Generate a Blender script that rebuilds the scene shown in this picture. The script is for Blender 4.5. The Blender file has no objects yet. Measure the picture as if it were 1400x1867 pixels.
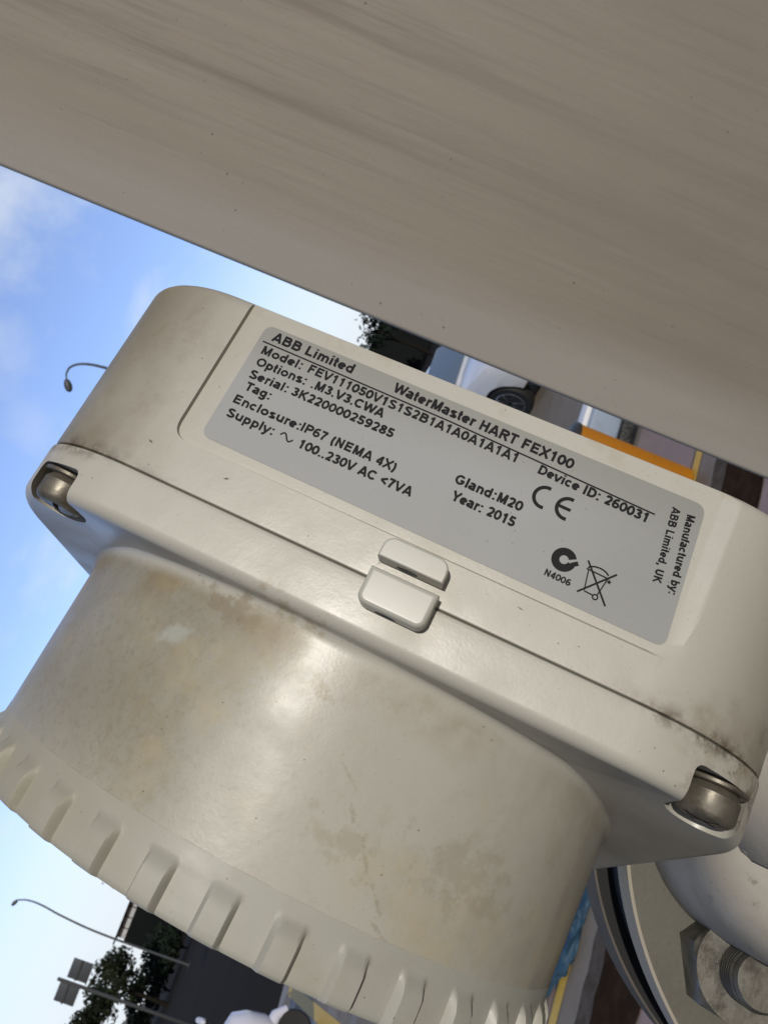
import bpy, bmesh, math, random
from mathutils import Vector, Matrix, noise
random.seed(7)
C = bpy.context.scene
COL = C.collection
R = math.radians

# ---------------------------------------------------------------- camera, sky, sun, exposure
H = 1.9
cd = bpy.data.cameras.new("camera"); cam = bpy.data.objects.new("camera", cd); COL.objects.link(cam)
cd.sensor_fit = 'HORIZONTAL'; cd.sensor_width = 36.0; cd.lens = 36.077
cd.clip_start = 0.01; cd.clip_end = 3000
cx = Vector((0.3675, -0.04867, -0.92875)).normalized()
cz = Vector((0.0, -0.99863, 0.05234)).normalized()
cy = cz.cross(cx).normalized(); cx = cy.cross(cz)
m = Matrix((cx, cy, cz)).transposed().to_4x4(); m.translation = Vector((0, 0, H))
cam.matrix_world = m
cd.dof.use_dof = True; cd.dof.focus_distance = 0.235; cd.dof.aperture_fstop = 52.0
C.camera = cam

SUN_EL, SUN_AZ = 21.0, 160.0          # azimuth clockwise from +Y: behind the camera, to its right
w = bpy.data.worlds.new("World"); C.world = w; w.use_nodes = True
nt = w.node_tree; nt.nodes.clear()
def N(nt, t, **k):
    n = nt.nodes.new(t)
    for a, b in k.items(): setattr(n, a, b)
    return n
def build_sky():
    out = N(nt, 'ShaderNodeOutputWorld'); bg = N(nt, 'ShaderNodeBackground')
    sky = N(nt, 'ShaderNodeTexSky', sky_type='NISHITA', sun_disc=False)
    sky.sun_elevation = R(SUN_EL); sky.sun_rotation = R(SUN_AZ)
    sky.air_density = 1.0; sky.dust_density = 0.6; sky.ozone_density = 2.0
    tc = N(nt, 'ShaderNodeTexCoord')
    L = nt.links.new
    # clouds: soft noise on the sky direction, drawn out sideways
    mp = N(nt, 'ShaderNodeMapping'); mp.inputs['Scale'].default_value = (1.6, 1.6, 3.2)
    mp.inputs['Location'].default_value = (0.35, 0.2, 0.1)
    L(tc.outputs['Generated'], mp.inputs['Vector'])
    no = N(nt, 'ShaderNodeTexNoise'); no.inputs['Scale'].default_value = 2.3
    no.inputs['Detail'].default_value = 7; no.inputs['Roughness'].default_value = 0.55
    L(mp.outputs[0], no.inputs['Vector'])
    cr = N(nt, 'ShaderNodeMapRange', interpolation_type='SMOOTHSTEP')
    cr.inputs['From Min'].default_value = 0.47; cr.inputs['From Max'].default_value = 0.75
    cr.inputs['To Max'].default_value = 0.75
    L(no.outputs['Fac'], cr.inputs['Value'])
    # bright pale air close to the horizon
    sx = N(nt, 'ShaderNodeSeparateXYZ'); L(tc.outputs['Generated'], sx.inputs[0])
    hz = N(nt, 'ShaderNodeMapRange', interpolation_type='SMOOTHSTEP')
    hz.inputs['From Min'].default_value = 0.04; hz.inputs['From Max'].default_value = 0.31
    hz.inputs['To Min'].default_value = 0.95; hz.inputs['To Max'].default_value = 0.0
    L(sx.outputs['Z'], hz.inputs['Value'])
    prev = cr.outputs[0]      # three soft cloud banks in the sky ahead
    n2 = N(nt, 'ShaderNodeTexNoise'); n2.inputs['Scale'].default_value = 9.0; n2.inputs['Detail'].default_value = 6; n2.inputs['Roughness'].default_value = 0.6
    L(tc.outputs['Generated'], n2.inputs['Vector'])
    for c_, rad, amt in (((0.175, 0.865, 0.485), 0.125, 0.62), ((0.00, 0.900, 0.450), 0.07, 0.35), ((-0.06, 0.925, 0.372), 0.05, 0.22)):
        ds = N(nt, 'ShaderNodeVectorMath', operation='DISTANCE'); L(tc.outputs['Generated'], ds.inputs[0]); ds.inputs[1].default_value = c_
        ad = N(nt, 'ShaderNodeMath', operation='MULTIPLY_ADD'); L(n2.outputs['Fac'], ad.inputs[0]); ad.inputs[1].default_value = rad * 2.2; L(ds.outputs['Value'], ad.inputs[2])
        rp = N(nt, 'ShaderNodeMapRange', interpolation_type='SMOOTHSTEP'); L(ad.outputs[0], rp.inputs['Value'])
        rp.inputs['From Min'].default_value = rad * 1.0; rp.inputs['From Max'].default_value = rad * 2.2; rp.inputs['To Min'].default_value = amt; rp.inputs['To Max'].default_value = 0.0
        mq = N(nt, 'ShaderNodeMath', operation='MAXIMUM'); L(prev, mq.inputs[0]); L(rp.outputs[0], mq.inputs[1]); prev = mq.outputs[0]
    mx = N(nt, 'ShaderNodeMath', operation='MAXIMUM')
    L(prev, mx.inputs[0]); L(hz.outputs[0], mx.inputs[1])
    fm = N(nt, 'ShaderNodeMapRange', interpolation_type='SMOOTHSTEP')      # the cloud bank lies ahead, the sky behind is clear
    fm.inputs['From Min'].default_value = -0.25; fm.inputs['From Max'].default_value = 0.45; fm.inputs['To Min'].default_value = 0.0
    L(sx.outputs['Y'], fm.inputs['Value'])
    mf = N(nt, 'ShaderNodeMath', operation='MULTIPLY'); L(mx.outputs[0], mf.inputs[0]); L(fm.outputs[0], mf.inputs[1])
    ml = N(nt, 'ShaderNodeMath', operation='MAXIMUM'); ml.inputs[1].default_value = 0.03; L(mx.outputs[0], ml.inputs[0]); L(ml.outputs[0], mf.inputs[0])
    mix = N(nt, 'ShaderNodeMix', data_type='RGBA')
    tint = N(nt, 'ShaderNodeMix', data_type='RGBA', blend_type='MULTIPLY'); tint.inputs['Factor'].default_value = 1.0
    L(sky.outputs[0], tint.inputs['A']); pass
    L(tint.outputs['Result'], mix.inputs['A'])
    bk = N(nt, 'ShaderNodeMapRange', interpolation_type='SMOOTHSTEP')     # duller sky behind
    bk.inputs['From Min'].default_value = -0.35; bk.inputs['From Max'].default_value = 0.4
    bk.inputs['To Min'].default_value = 0.22; bk.inputs['To Max'].default_value = 1.0
    L(sx.outputs['Y'], bk.inputs['Value'])
    hue = N(nt, 'ShaderNodeMix', data_type='RGBA', blend_type='MULTIPLY'); hue.inputs['Factor'].default_value = 1.0
    L(bk.outputs[0], hue.inputs['A']); hue.inputs['B'].default_value = SKY_TINT; L(hue.outputs['Result'], tint.inputs['B'])
    mix.inputs['B'].default_value = CLOUD
    L(mf.outputs[0], mix.inputs['Factor'])
    L(mix.outputs['Result'], bg.inputs['Color']); bg.inputs['Strength'].default_value = SKY_S
    L(bg.outputs[0], out.inputs['Surface'])
SKY_S = 0.15
SKY_TINT = (1.36, 1.29, 1.52, 1)
CLOUD = (5.6, 6.05, 6.5, 1)
build_sky()

sd = bpy.data.lights.new("sun", 'SUN'); sun = bpy.data.objects.new("sun", sd); COL.objects.link(sun)
sd.energy = 2.7; sd.angle = R(0.53); sd.color = (1.0, 0.95, 0.86)
sdir = Vector((math.sin(R(SUN_AZ)) * math.cos(R(SUN_EL)), math.cos(R(SUN_AZ)) * math.cos(R(SUN_EL)), math.sin(R(SUN_EL))))
sun.rotation_euler = sdir.to_track_quat('Z', 'Y').to_euler()
sun.location = sdir * 20
C.view_settings.view_transform = 'Standard'; C.view_settings.look = 'None'
C.view_settings.gamma = 1.0; C.view_settings.use_curve_mapping = False
C.view_settings.exposure = -0.08

# ---------------------------------------------------------------- helpers
def mesh_obj(name, verts, faces, mat=None, parent=None, smooth=None):
    me = bpy.data.meshes.new(name); me.from_pydata([tuple(v) for v in verts], [], faces); me.update()
    return link(name, me, mat, parent, smooth)
def link(name, me, mat=None, parent=None, smooth=None):
    if mat and not me.materials: me.materials.append(mat)
    if smooth is not None:
        me.polygons.foreach_set('use_smooth', [True] * len(me.polygons))
        me.set_sharp_from_angle(angle=R(smooth))
    o = bpy.data.objects.new(name, me); COL.objects.link(o)
    if parent: o.parent = parent
    return o
def bm_obj(name, bm, mat=None, parent=None, smooth=None):
    bmesh.ops.recalc_face_normals(bm, faces=bm.faces[:])
    me = bpy.data.meshes.new(name); bm.to_mesh(me); bm.free()
    return link(name, me, mat, parent, smooth)
def tag(o, label=None, cat=None, group=None, kind=None):
    if label: o['label'] = label
    if cat: o['category'] = cat
    if group: o['group'] = group
    if kind: o['kind'] = kind
    return o
def empty(name, loc=(0, 0, 0), rz=0.0):
    o = bpy.data.objects.new(name, None); COL.objects.link(o); o.location = loc; o.rotation_euler = (0, 0, rz)
    o.empty_display_size = 0.05
    return o
def add_box(bm, c, s, rot=None, bevel=0.0, seg=2):
    t = bmesh.new(); bmesh.ops.create_cube(t, size=1.0)
    bmesh.ops.scale(t, vec=s, verts=t.verts[:])
    if bevel: bmesh.ops.bevel(t, geom=t.edges[:], offset=bevel, segments=seg, profile=0.5, affect='EDGES')
    M = Matrix.Translation(Vector(c)) @ (rot.to_4x4() if rot else Matrix())
    bmesh.ops.transform(t, matrix=M, verts=t.verts[:]); join(bm, t)
def join(bm, t):
    me = bpy.data.meshes.new('tmp'); t.to_mesh(me); t.free(); bm.from_mesh(me); bpy.data.meshes.remove(me)
def add_lathe(bm, prof, axis='Z', c=(0, 0, 0), n=48, cap=True):
    """prof: list of (radius, height along axis)"""
    t = bmesh.new(); rings = []
    for r, h in prof:
        rg = []
        for k in range(n):
            a = 2 * math.pi * k / n
            rg.append(t.verts.new((r * math.cos(a), r * math.sin(a), h)))
        rings.append(rg)
    for a, b in zip(rings, rings[1:]):
        for k in range(n): t.faces.new((a[k], a[(k + 1) % n], b[(k + 1) % n], b[k]))
    if cap:
        t.faces.new(rings[0][::-1]); t.faces.new(rings[-1])
    Q = {'Z': Matrix(), 'X': Matrix.Rotation(R(90), 4, 'Y'), 'Y': Matrix.Rotation(R(-90), 4, 'X')}[axis]
    bmesh.ops.transform(t, matrix=Matrix.Translation(Vector(c)) @ Q, verts=t.verts[:]); join(bm, t)
def add_tube(bm, pts, r, n=10):
    """round bar along a polyline; r is one radius or one per point"""
    pts = [Vector(p) for p in pts]; rs = r if isinstance(r, (list, tuple)) else [r] * len(pts)
    t = bmesh.new(); rings = []
    up = Vector((0.13, 0.31, 0.94))
    for i, p in enumerate(pts):
        d = (pts[min(i + 1, len(pts) - 1)] - pts[max(i - 1, 0)]).normalized()
        u = d.cross(up)
        if u.length < 1e-4: u = d.cross(Vector((1, 0, 0)))
        u.normalize(); v = d.cross(u)
        rings.append([t.verts.new(p + rs[i] * (math.cos(2 * math.pi * k / n) * u + math.sin(2 * math.pi * k / n) * v)) for k in range(n)])
    for a, b in zip(rings, rings[1:]):
        for k in range(n): t.faces.new((a[k], a[(k + 1) % n], b[(k + 1) % n], b[k]))
    t.faces.new(rings[0][::-1]); t.faces.new(rings[-1]); join(bm, t)
def loft(loops, cap=True):
    v = []; f = []; n = len(loops[0])
    for lp in loops: v += lp
    for i in range(len(loops) - 1):
        a, b = i * n, (i + 1) * n
        for k in range(n): f.append((a + k, a + (k + 1) % n, b + (k + 1) % n, b + k))
    if cap:
        f.append(tuple(range(n))[::-1]); q = (len(loops) - 1) * n; f.append(tuple(range(q, q + n)))
    return v, f
def weighted(o):
    md = o.modifiers.new('normals', 'WEIGHTED_NORMAL'); md.keep_sharp = True; md.weight = 80; return o
def fix_normals(me):
    bm = bmesh.new(); bm.from_mesh(me); bmesh.ops.recalc_face_normals(bm, faces=bm.faces[:]); bm.to_mesh(me); bm.free()
def boolean(me, cutters, op='DIFFERENCE'):
    """apply EXACT booleans to a mesh and return the new mesh"""
    fix_normals(me)
    o = bpy.data.objects.new('tmp', me); COL.objects.link(o); tmp = [o]
    for cme in cutters:
        fix_normals(cme)
        c = bpy.data.objects.new('tmpc', cme); COL.objects.link(c); tmp.append(c)
        md = o.modifiers.new('b', 'BOOLEAN'); md.object = c; md.operation = op; md.solver = 'EXACT'
    bpy.context.view_layer.update()
    dg = bpy.context.evaluated_depsgraph_get()
    out = bpy.data.meshes.new_from_object(o.evaluated_get(dg))
    for t in tmp: bpy.data.objects.remove(t)
    return out
def bm_mesh(bm):
    bmesh.ops.recalc_face_normals(bm, faces=bm.faces[:]); me = bpy.data.meshes.new('tmp'); bm.to_mesh(me); bm.free(); return me

# ---------------------------------------------------------------- materials
class Mat:
    def __init__(s, name, base=(0.5, 0.5, 0.5), rough=0.5, metal=0.0, spec=0.5):
        s.m = bpy.data.materials.new(name); s.m.use_nodes = True; s.t = s.m.node_tree
        s.p = s.t.nodes['Principled BSDF']
        s.p.inputs['Base Color'].default_value = (*base, 1); s.p.inputs['Roughness'].default_value = rough
        s.p.inputs['Metallic'].default_value = metal; s.p.inputs['Specular IOR Level'].default_value = spec
        s.col = None; s.base = base
        s.tc = s.t.nodes.new('ShaderNodeTexCoord')
    def n(s, t, **k): return N(s.t, t, **k)
    def L(s, a, b): s.t.links.new(a, b)
    def coords(s, scale=(1, 1, 1), loc=(0, 0, 0), rot=(0, 0, 0)):
        mp = s.n('ShaderNodeMapping'); mp.inputs['Scale'].default_value = scale
        mp.inputs['Location'].default_value = loc; mp.inputs['Rotation'].default_value = rot
        s.L(s.tc.outputs['Object'], mp.inputs['Vector']); return mp.outputs[0]
    def noise(s, scale, detail=4, rough=0.55, co=None, dist=0.0):
        n = s.n('ShaderNodeTexNoise'); n.inputs['Scale'].default_value = scale; n.inputs['Detail'].default_value = detail
        n.inputs['Roughness'].default_value = rough; n.inputs['Distortion'].default_value = dist
        s.L(co if co is not None else s.tc.outputs['Object'], n.inputs['Vector']); return n.outputs['Fac']
    def ramp(s, v, a, b, lo=0.0, hi=1.0):
        r = s.n('ShaderNodeMapRange', interpolation_type='SMOOTHSTEP')
        r.inputs['From Min'].default_value = a; r.inputs['From Max'].default_value = b
        r.inputs['To Min'].default_value = lo; r.inputs['To Max'].default_value = hi
        s.L(v, r.inputs['Value']); return r.outputs[0]
    def mul(s, a, b, op='MULTIPLY'):
        n = s.n('ShaderNodeMath', operation=op)
        for i, x in enumerate((a, b)):
            if isinstance(x, (int, float)): n.inputs[i].default_value = x
            else: s.L(x, n.inputs[i])
        return n.outputs[0]
    def axis(s, k):
        sp = s.n('ShaderNodeSeparateXYZ'); s.L(s.tc.outputs['Object'], sp.inputs[0]); return sp.outputs[k]
    def mix(s, fac, colr, blend='MIX'):
        x = s.n('ShaderNodeMix', data_type='RGBA', blend_type=blend)
        if isinstance(fac, (int, float)): x.inputs['Factor'].default_value = fac
        else: s.L(fac, x.inputs['Factor'])
        if s.col is None: x.inputs['A'].default_value = (*s.base, 1)
        else: s.L(s.col, x.inputs['A'])
        x.inputs['B'].default_value = (*colr, 1)
        s.col = x.outputs['Result']; s.L(s.col, s.p.inputs['Base Color']); return s
    def spot(s, x, y, rx, ry, colr, amt=.8, rot=0.0, rag=.5, freq=160):
        mp = s.n('ShaderNodeMapping', vector_type='TEXTURE'); mp.inputs['Location'].default_value = (x, y, 0); mp.inputs['Rotation'].default_value = (0, 0, R(rot)); mp.inputs['Scale'].default_value = (rx, ry, 1e6)
        s.L(s.tc.outputs['Object'], mp.inputs['Vector'])
        ln = s.n('ShaderNodeVectorMath', operation='LENGTH'); s.L(mp.outputs[0], ln.inputs[0])
        d = s.mul(ln.outputs['Value'], s.mul(s.ramp(s.noise(freq, 6, .7), .3, .7, -rag, rag), 1.0), 'ADD')
        return s.mix(s.mul(s.ramp(d, .15, 1.1, 1, 0), amt), colr)
    def rough(s, v, lo, hi, a=0.3, b=0.7): s.L(s.ramp(v, a, b, lo, hi), s.p.inputs['Roughness']); return s
    def bump(s, v, strength=0.2, dist=0.001):
        b = s.n('ShaderNodeBump'); b.inputs['Strength'].default_value = strength; b.inputs['Distance'].default_value = dist
        s.L(v, b.inputs['Height'])
        if s.p.inputs['Normal'].is_linked: s.L(s.p.inputs['Normal'].links[0].from_socket, b.inputs['Normal'])
        s.L(b.outputs[0], s.p.inputs['Normal']); return s
    def specks(s, scale, size, colr, amount=0.6, seed=0.0):
        v = s.n('ShaderNodeTexVoronoi'); v.inputs['Scale'].default_value = scale; v.inputs['Randomness'].default_value = 1.0
        s.L(s.coords(loc=(seed, seed * 0.7, seed * 1.3)), v.inputs['Vector'])
        sel = s.n('ShaderNodeSeparateColor'); s.L(v.outputs['Color'], sel.inputs[0])
        dot = s.ramp(v.outputs['Distance'], size * 0.55, size, 1, 0)
        s.mix(s.mul(s.mul(dot, s.ramp(sel.outputs[0], 0.62, 0.72)), amount), colr); return s

def cast_paint(name, which):
    """cream painted casting: dusty, stained, speckled"""
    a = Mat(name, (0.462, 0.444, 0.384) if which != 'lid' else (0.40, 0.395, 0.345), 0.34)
    a.mix(a.ramp(a.noise(11, 5), 0.35, 0.75, 0, 0.35), (0.42, 0.395, 0.32))
    # brown grime in patches
    grime = a.ramp(a.noise(26, 9, 0.68, dist=0.4), 0.44, 0.70)
    x, y = a.axis(0), a.axis(1)
    if which == 'cover':
        left = a.ramp(x, -0.128, -0.068, 1, 0); right = a.ramp(x, 0.07, 0.105, 0, 0.45)
        side = a.mul(left, right, 'MAXIMUM')
        a.mix(a.mul(a.mul(side, a.ramp(a.noise(18, 6, 0.6), 0.15, 0.6, .45, 1)), 0.92), (0.175, 0.148, 0.098))  # ends darker: grime, plus light falloff put into the colour
        a.mix(a.mul(a.mul(left, grime), a.ramp(a.noise(240, 8, .75), .35, .65, 0, .75)), (0.19, 0.145, 0.08))
        a.mix(a.mul(a.ramp(y, 0.018, 0.027), a.ramp(a.noise(60, 8, 0.7), 0.5, 0.72, 0, 0.55)), (0.36, 0.30, 0.19))
    elif which == 'body':
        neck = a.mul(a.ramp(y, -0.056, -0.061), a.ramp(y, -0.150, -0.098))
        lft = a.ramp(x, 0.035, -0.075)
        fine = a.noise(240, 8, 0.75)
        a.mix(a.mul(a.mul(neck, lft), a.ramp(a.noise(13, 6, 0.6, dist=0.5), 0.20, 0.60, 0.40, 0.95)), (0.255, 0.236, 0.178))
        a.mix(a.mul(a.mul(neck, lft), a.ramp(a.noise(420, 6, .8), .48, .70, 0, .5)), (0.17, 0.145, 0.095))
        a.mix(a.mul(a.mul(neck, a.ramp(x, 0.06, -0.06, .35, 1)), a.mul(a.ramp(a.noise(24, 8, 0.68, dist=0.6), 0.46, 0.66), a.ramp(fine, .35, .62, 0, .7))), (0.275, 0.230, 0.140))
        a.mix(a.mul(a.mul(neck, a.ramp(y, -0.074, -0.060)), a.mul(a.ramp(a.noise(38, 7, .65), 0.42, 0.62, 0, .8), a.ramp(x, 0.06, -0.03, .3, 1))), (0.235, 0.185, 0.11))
        a.mix(a.mul(a.ramp(x, 0.02, 0.08), a.mul(neck, a.ramp(a.noise(15, 6, .6), .25, .62, .2, .8))), (0.27, 0.245, 0.19))  # right of the barrel darkened: fading light painted into the colour
        ends = a.mul(a.ramp(x, -0.125, -0.095, 1, 0), a.ramp(x, 0.070, 0.095), 'MAXIMUM')
        seam = a.mul(a.ramp(y, -0.052, -0.038), ends)
        a.mix(a.mul(seam, a.ramp(a.noise(70, 8, 0.7), 0.42, 0.66, 0, 0.8)), (0.22, 0.17, 0.10))
        # yellowish weathering and pale rub marks
        a.mix(a.mul(neck, a.ramp(a.noise(33, 6, 0.6, a.coords(loc=(3, 1, 2))), 0.52, 0.72, 0, 0.5)), (0.45, 0.37, 0.20))
        # hairline runs down the barrel
        cr = a.noise(9, 8, 0.65, a.coords(scale=(3.2, 1.0, 3.2), loc=(0.4, 0, 0)), dist=1.2)
        band = a.mul(a.ramp(cr, 0.497, 0.5015), a.ramp(cr, 0.5015, 0.506, 1, 0))
        a.mix(a.mul(a.mul(band, a.ramp(a.noise(22, 3), 0.55, 0.68)), a.mul(neck, 0.55)), (0.20, 0.15, 0.09))
    else:
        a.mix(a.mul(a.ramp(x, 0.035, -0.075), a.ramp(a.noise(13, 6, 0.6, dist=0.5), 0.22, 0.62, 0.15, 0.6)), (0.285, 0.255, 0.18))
        a.mix(a.ramp(a.noise(30, 7, 0.62), 0.48, 0.75, 0, 0.4), (0.34, 0.30, 0.22))
    if which == 'cover':
        endm = a.mul(a.ramp(x, -0.118, -0.060, 1, 0), a.ramp(x, 0.050, 0.085), 'MAXIMUM')
        a.mix(a.mul(a.mul(a.ramp(y, -0.0325, -0.0374), endm), a.ramp(a.noise(130, 8, .72), .40, .62, 0, .9)), (0.085, 0.060, 0.035))
        a.mix(a.mul(a.mul(a.ramp(y, -0.020, -0.0374), endm), a.ramp(a.noise(45, 7, .65), .40, .70, 0, .6)), (0.19, 0.155, 0.10))
        a.mix(a.mul(a.mul(a.ramp(y, -0.010, -0.037), a.ramp(x, .075, .1)), a.ramp(a.noise(90, 8, .75), .52, .70, 0, .5)), (0.13, 0.105, 0.07))
        for q in ((-.0606, -.0289, .0011, .0004, 20), (-.0872, -.0280, .0010, .0004, -15), (.0302, -.0279, .0012, .00025, -8), (-.0095, -.0327, .0006, .0003, 40)): a.spot(q[0], q[1], q[2], q[3], (0.03, 0.022, 0.014), .95, q[4], .15, 900)
    elif which == 'body':
        endm = a.mul(a.ramp(x, -0.120, -0.080, 1, 0), a.ramp(x, 0.055, 0.085), 'MAXIMUM')
        a.mix(a.mul(a.mul(a.ramp(y, -0.0425, -0.0380), endm), a.ramp(a.noise(130, 8, .72), .42, .62, 0, .9)), (0.09, 0.065, 0.04))
        a.mix(a.mul(a.mul(a.ramp(x, .078, .092), a.ramp(y, -.056, -.05)), a.ramp(a.noise(120, 8, .75), .5, .62, 0, .8)), (0.10, 0.075, 0.045))
        a.spot(-.0565, -.0735, .0062, .0040, (0.40, 0.41, 0.36), .75, 30, .5, 130)
        a.spot(-.0105, -.0700, .0046, .0036, (0.27, 0.215, 0.125), .7, 30, .9, 260)
        a.spot(-.0260, -.0600, .0110, .0080, (0.30, 0.25, 0.155), .55, -25, 1.0, 150)
        a.spot(-.0320, -.0720, .0120, .0085, (0.33, 0.29, 0.18), .5, 20, 1.0, 130)
        a.spot(-.0420, -.0610, .0130, .0050, (0.24, 0.195, 0.125), .6, 0, 1.0, 170)
        for q in ((.0205, -.1035, .0060, .0007, -58), (.0275, -.1110, .0050, .0006, -50), (.0075, -.0860, .0035, .0005, -35), (.0130, -.0950, .0032, .0006, -60), (.0300, -.1165, .0040, .0006, -30)): a.spot(*q[:4], (0.27, 0.225, 0.155), .42, q[4], 1.0, 420)
        a.spot(.0130, -.1010, .0110, .0050, (0.33, 0.29, 0.20), .45, -20, 1.0, 150)
        a.spot(.0480, -.0960, .0170, .0080, (0.32, 0.285, 0.21), .45, -10, 1.0, 140)
    a.specks(230, 0.075, (0.13, 0.10, 0.06), 0.75)
    a.specks(520, 0.12, (0.20, 0.16, 0.10), 0.5, 3.3)
    a.mix(a.ramp(a.noise(900, 3, 0.6), 0.60, 0.78, 0, 0.22), (0.30, 0.25, 0.16))
    a.rough(a.noise(40, 5), 0.33, 0.47) if which != 'lid' else a.rough(a.noise(40, 5), 0.42, 0.62)
    a.bump(a.noise(1100, 3, 0.55), 0.07, 0.0004)
    a.bump(a.noise(120, 3, 0.5), 0.08, 0.0012)
    return a.m

M = {}
M['cover'] = cast_paint('cover paint', 'cover')
M['body'] = cast_paint('body paint', 'body')
M['lid'] = cast_paint('lid paint', 'lid')
a = Mat('seal lug paint', (0.452, 0.444, 0.385), 0.33); a.mix(a.ramp(a.noise(90, 5), 0.5, 0.8, 0, 0.3), (0.44, 0.40, 0.31)); a.specks(500, .1, (.2, .15, .1), .4); M['lug'] = a.m
a = Mat('label foil', (0.350, 0.352, 0.345), 0.55, 0.0, 0.25)
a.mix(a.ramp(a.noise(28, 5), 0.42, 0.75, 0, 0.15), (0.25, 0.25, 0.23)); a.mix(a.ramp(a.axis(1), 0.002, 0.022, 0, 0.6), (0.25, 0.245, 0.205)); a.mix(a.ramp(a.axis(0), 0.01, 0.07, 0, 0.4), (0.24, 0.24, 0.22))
a.mix(a.ramp(a.noise(420, 5, 0.7), 0.62, 0.75, 0, 0.35), (0.18, 0.17, 0.15))
a.specks(330, 0.09, (0.10, 0.095, 0.085), 0.6); a.specks(900, .12, (0.20, 0.195, 0.18), .6, 4.2); a.mix(a.ramp(a.noise(55, 9, .8, a.coords(scale=(1, 6, 1), rot=(0, 0, .5))), .60, .70, 0, .25), (0.46, 0.46, 0.45)); M['label'] = a.m
a = Mat('black print', (0.006, 0.006, 0.0065), 0.6, 0, 0.2); M['ink'] = a.m
a = Mat('stainless screw', (0.175, 0.158, 0.125), 0.48, 0.5); a.mix(a.ramp(a.noise(160, 6, 0.65), 0.45, 0.7, 0, 0.85), (0.085, 0.068, 0.045)); a.rough(a.noise(140, 4), 0.32, 0.6); a.bump(a.noise(500, 4), 0.12, 0.0006); M['steel'] = a.m
a = Mat('zinc bolt', (0.165, 0.158, 0.138), 0.40, 0.7); a.mix(a.ramp(a.noise(90, 7, 0.7), 0.42, 0.68, 0, 0.6), (0.095, 0.085, 0.068)); a.rough(a.noise(120, 5), 0.28, 0.6); a.bump(a.noise(420, 4), 0.15, 0.0006); M['bolt'] = a.m
a = Mat('sensor paint', (0.36, 0.335, 0.295), 0.5, 0, .3); a.mix(a.ramp(a.noise(28, 7, .65), 0.42, 0.72, 0, 0.6), (0.22, 0.205, 0.165)); a.mix(a.ramp(a.noise(110, 8, .7), 0.58, 0.7, 0, 0.6), (0.11, 0.09, 0.065)); a.specks(300, .12, (.14, .11, .07), .6); a.bump(a.noise(300, 4), .12, .001); M['sensor'] = a.m
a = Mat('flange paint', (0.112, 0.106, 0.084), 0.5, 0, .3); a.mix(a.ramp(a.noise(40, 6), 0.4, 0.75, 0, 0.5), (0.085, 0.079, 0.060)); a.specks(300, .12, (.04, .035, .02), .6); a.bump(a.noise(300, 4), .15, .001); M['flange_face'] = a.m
a = Mat('flange rim skylit', (0.44, 0.385, 0.30), 0.7, 0, .12); a.mix(a.ramp(a.noise(60, 6), 0.45, 0.75, 0, 0.4), (0.40, 0.38, 0.30)); M['flange_skylit'] = a.m  # rim far paler than the face: skylight put into its colour
a = Mat('pipe flange paint', (0.155, 0.132, 0.102), 0.8, 0, .1); a.mix(a.ramp(a.noise(50, 6), 0.4, 0.75, 0, 0.5), (0.09, 0.085, 0.08)); M['pipe'] = a.m
a = Mat('rubber gasket and gap shade', (0.010, 0.010, 0.010), 0.8); M['rubber'] = a.m

def pillar_mat():
    a = Mat('weathered column paint', (0.325, 0.285, 0.236), 0.65, 0.0, 0.2)
    a.mix(a.ramp(a.noise(7, 5, .6, a.coords(scale=(1, 1, 0.25), loc=(1, 2, 3))), 0.40, 0.70, 0, .6), (0.265, 0.235, 0.192))
    # thin brown runs down the column, strongest on the upper part
    runs = a.ramp(a.axis(2), 1.75, 2.15, .25, 1)
    a.mix(a.mul(runs, a.ramp(a.noise(30, 9, 0.70, a.coords(scale=(1, 1, 0.045)), 0.25), 0.52, 0.68, 0, 0.65)), (0.195, 0.165, 0.130))
    a.mix(a.mul(runs, a.ramp(a.noise(75, 8, 0.70, a.coords(scale=(1, 1, 0.035), loc=(2, 3, 1)), 0.1), 0.53, 0.68, 0, 0.55)), (0.205, 0.175, 0.140))
    a.mix(a.mul(runs, a.ramp(a.noise(95, 8, 0.70, a.coords(scale=(1, 1, 0.05), loc=(5, 1, 4))), 0.55, 0.72, 0, 0.40)), (0.375, 0.345, 0.295))
    a.mix(a.ramp(a.noise(130, 8, 0.72, a.coords(scale=(1, 1, 0.03), loc=(9, 4, 2))), 0.45, 0.75, 0, 0.45), (0.215, 0.190, 0.158))
    a.mix(a.ramp(a.noise(170, 8, 0.72, a.coords(scale=(1, 1, 0.04), loc=(3, 8, 5))), 0.48, 0.78, 0, 0.35), (0.385, 0.355, 0.305))
    # light falloff painted in: column darker towards its base
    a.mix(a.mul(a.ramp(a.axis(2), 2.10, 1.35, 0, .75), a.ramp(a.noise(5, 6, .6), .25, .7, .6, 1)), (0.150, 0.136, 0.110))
    edge = a.ramp(a.axis(0), -0.235, -0.272)      # paler band along the corner, its sky light put into the colour
    a.mix(a.mul(edge, a.ramp(a.noise(14, 6, .65, a.coords(scale=(1, 1, .1))), .25, .65, .35, .9)), (0.345, 0.325, 0.295))
    a.specks(46, 0.05, (0.11, 0.085, 0.07), 0.7); a.specks(110, 0.075, (0.13, 0.10, 0.08), 0.6, 2.2); a.specks(260, 0.10, (0.15, 0.12, 0.095), 0.5, 5.1)
    a.mix(a.ramp(a.noise(520, 5, 0.7), 0.52, 0.78, 0, 0.28), (0.17, 0.15, 0.12))
    a.bump(a.noise(90, 6, 0.65, a.coords(scale=(1, 1, 0.3))), 0.12, 0.002); a.bump(a.noise(600, 4), 0.12, 0.0006)
    return a.m
M['pillar'] = pillar_mat()

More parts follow.
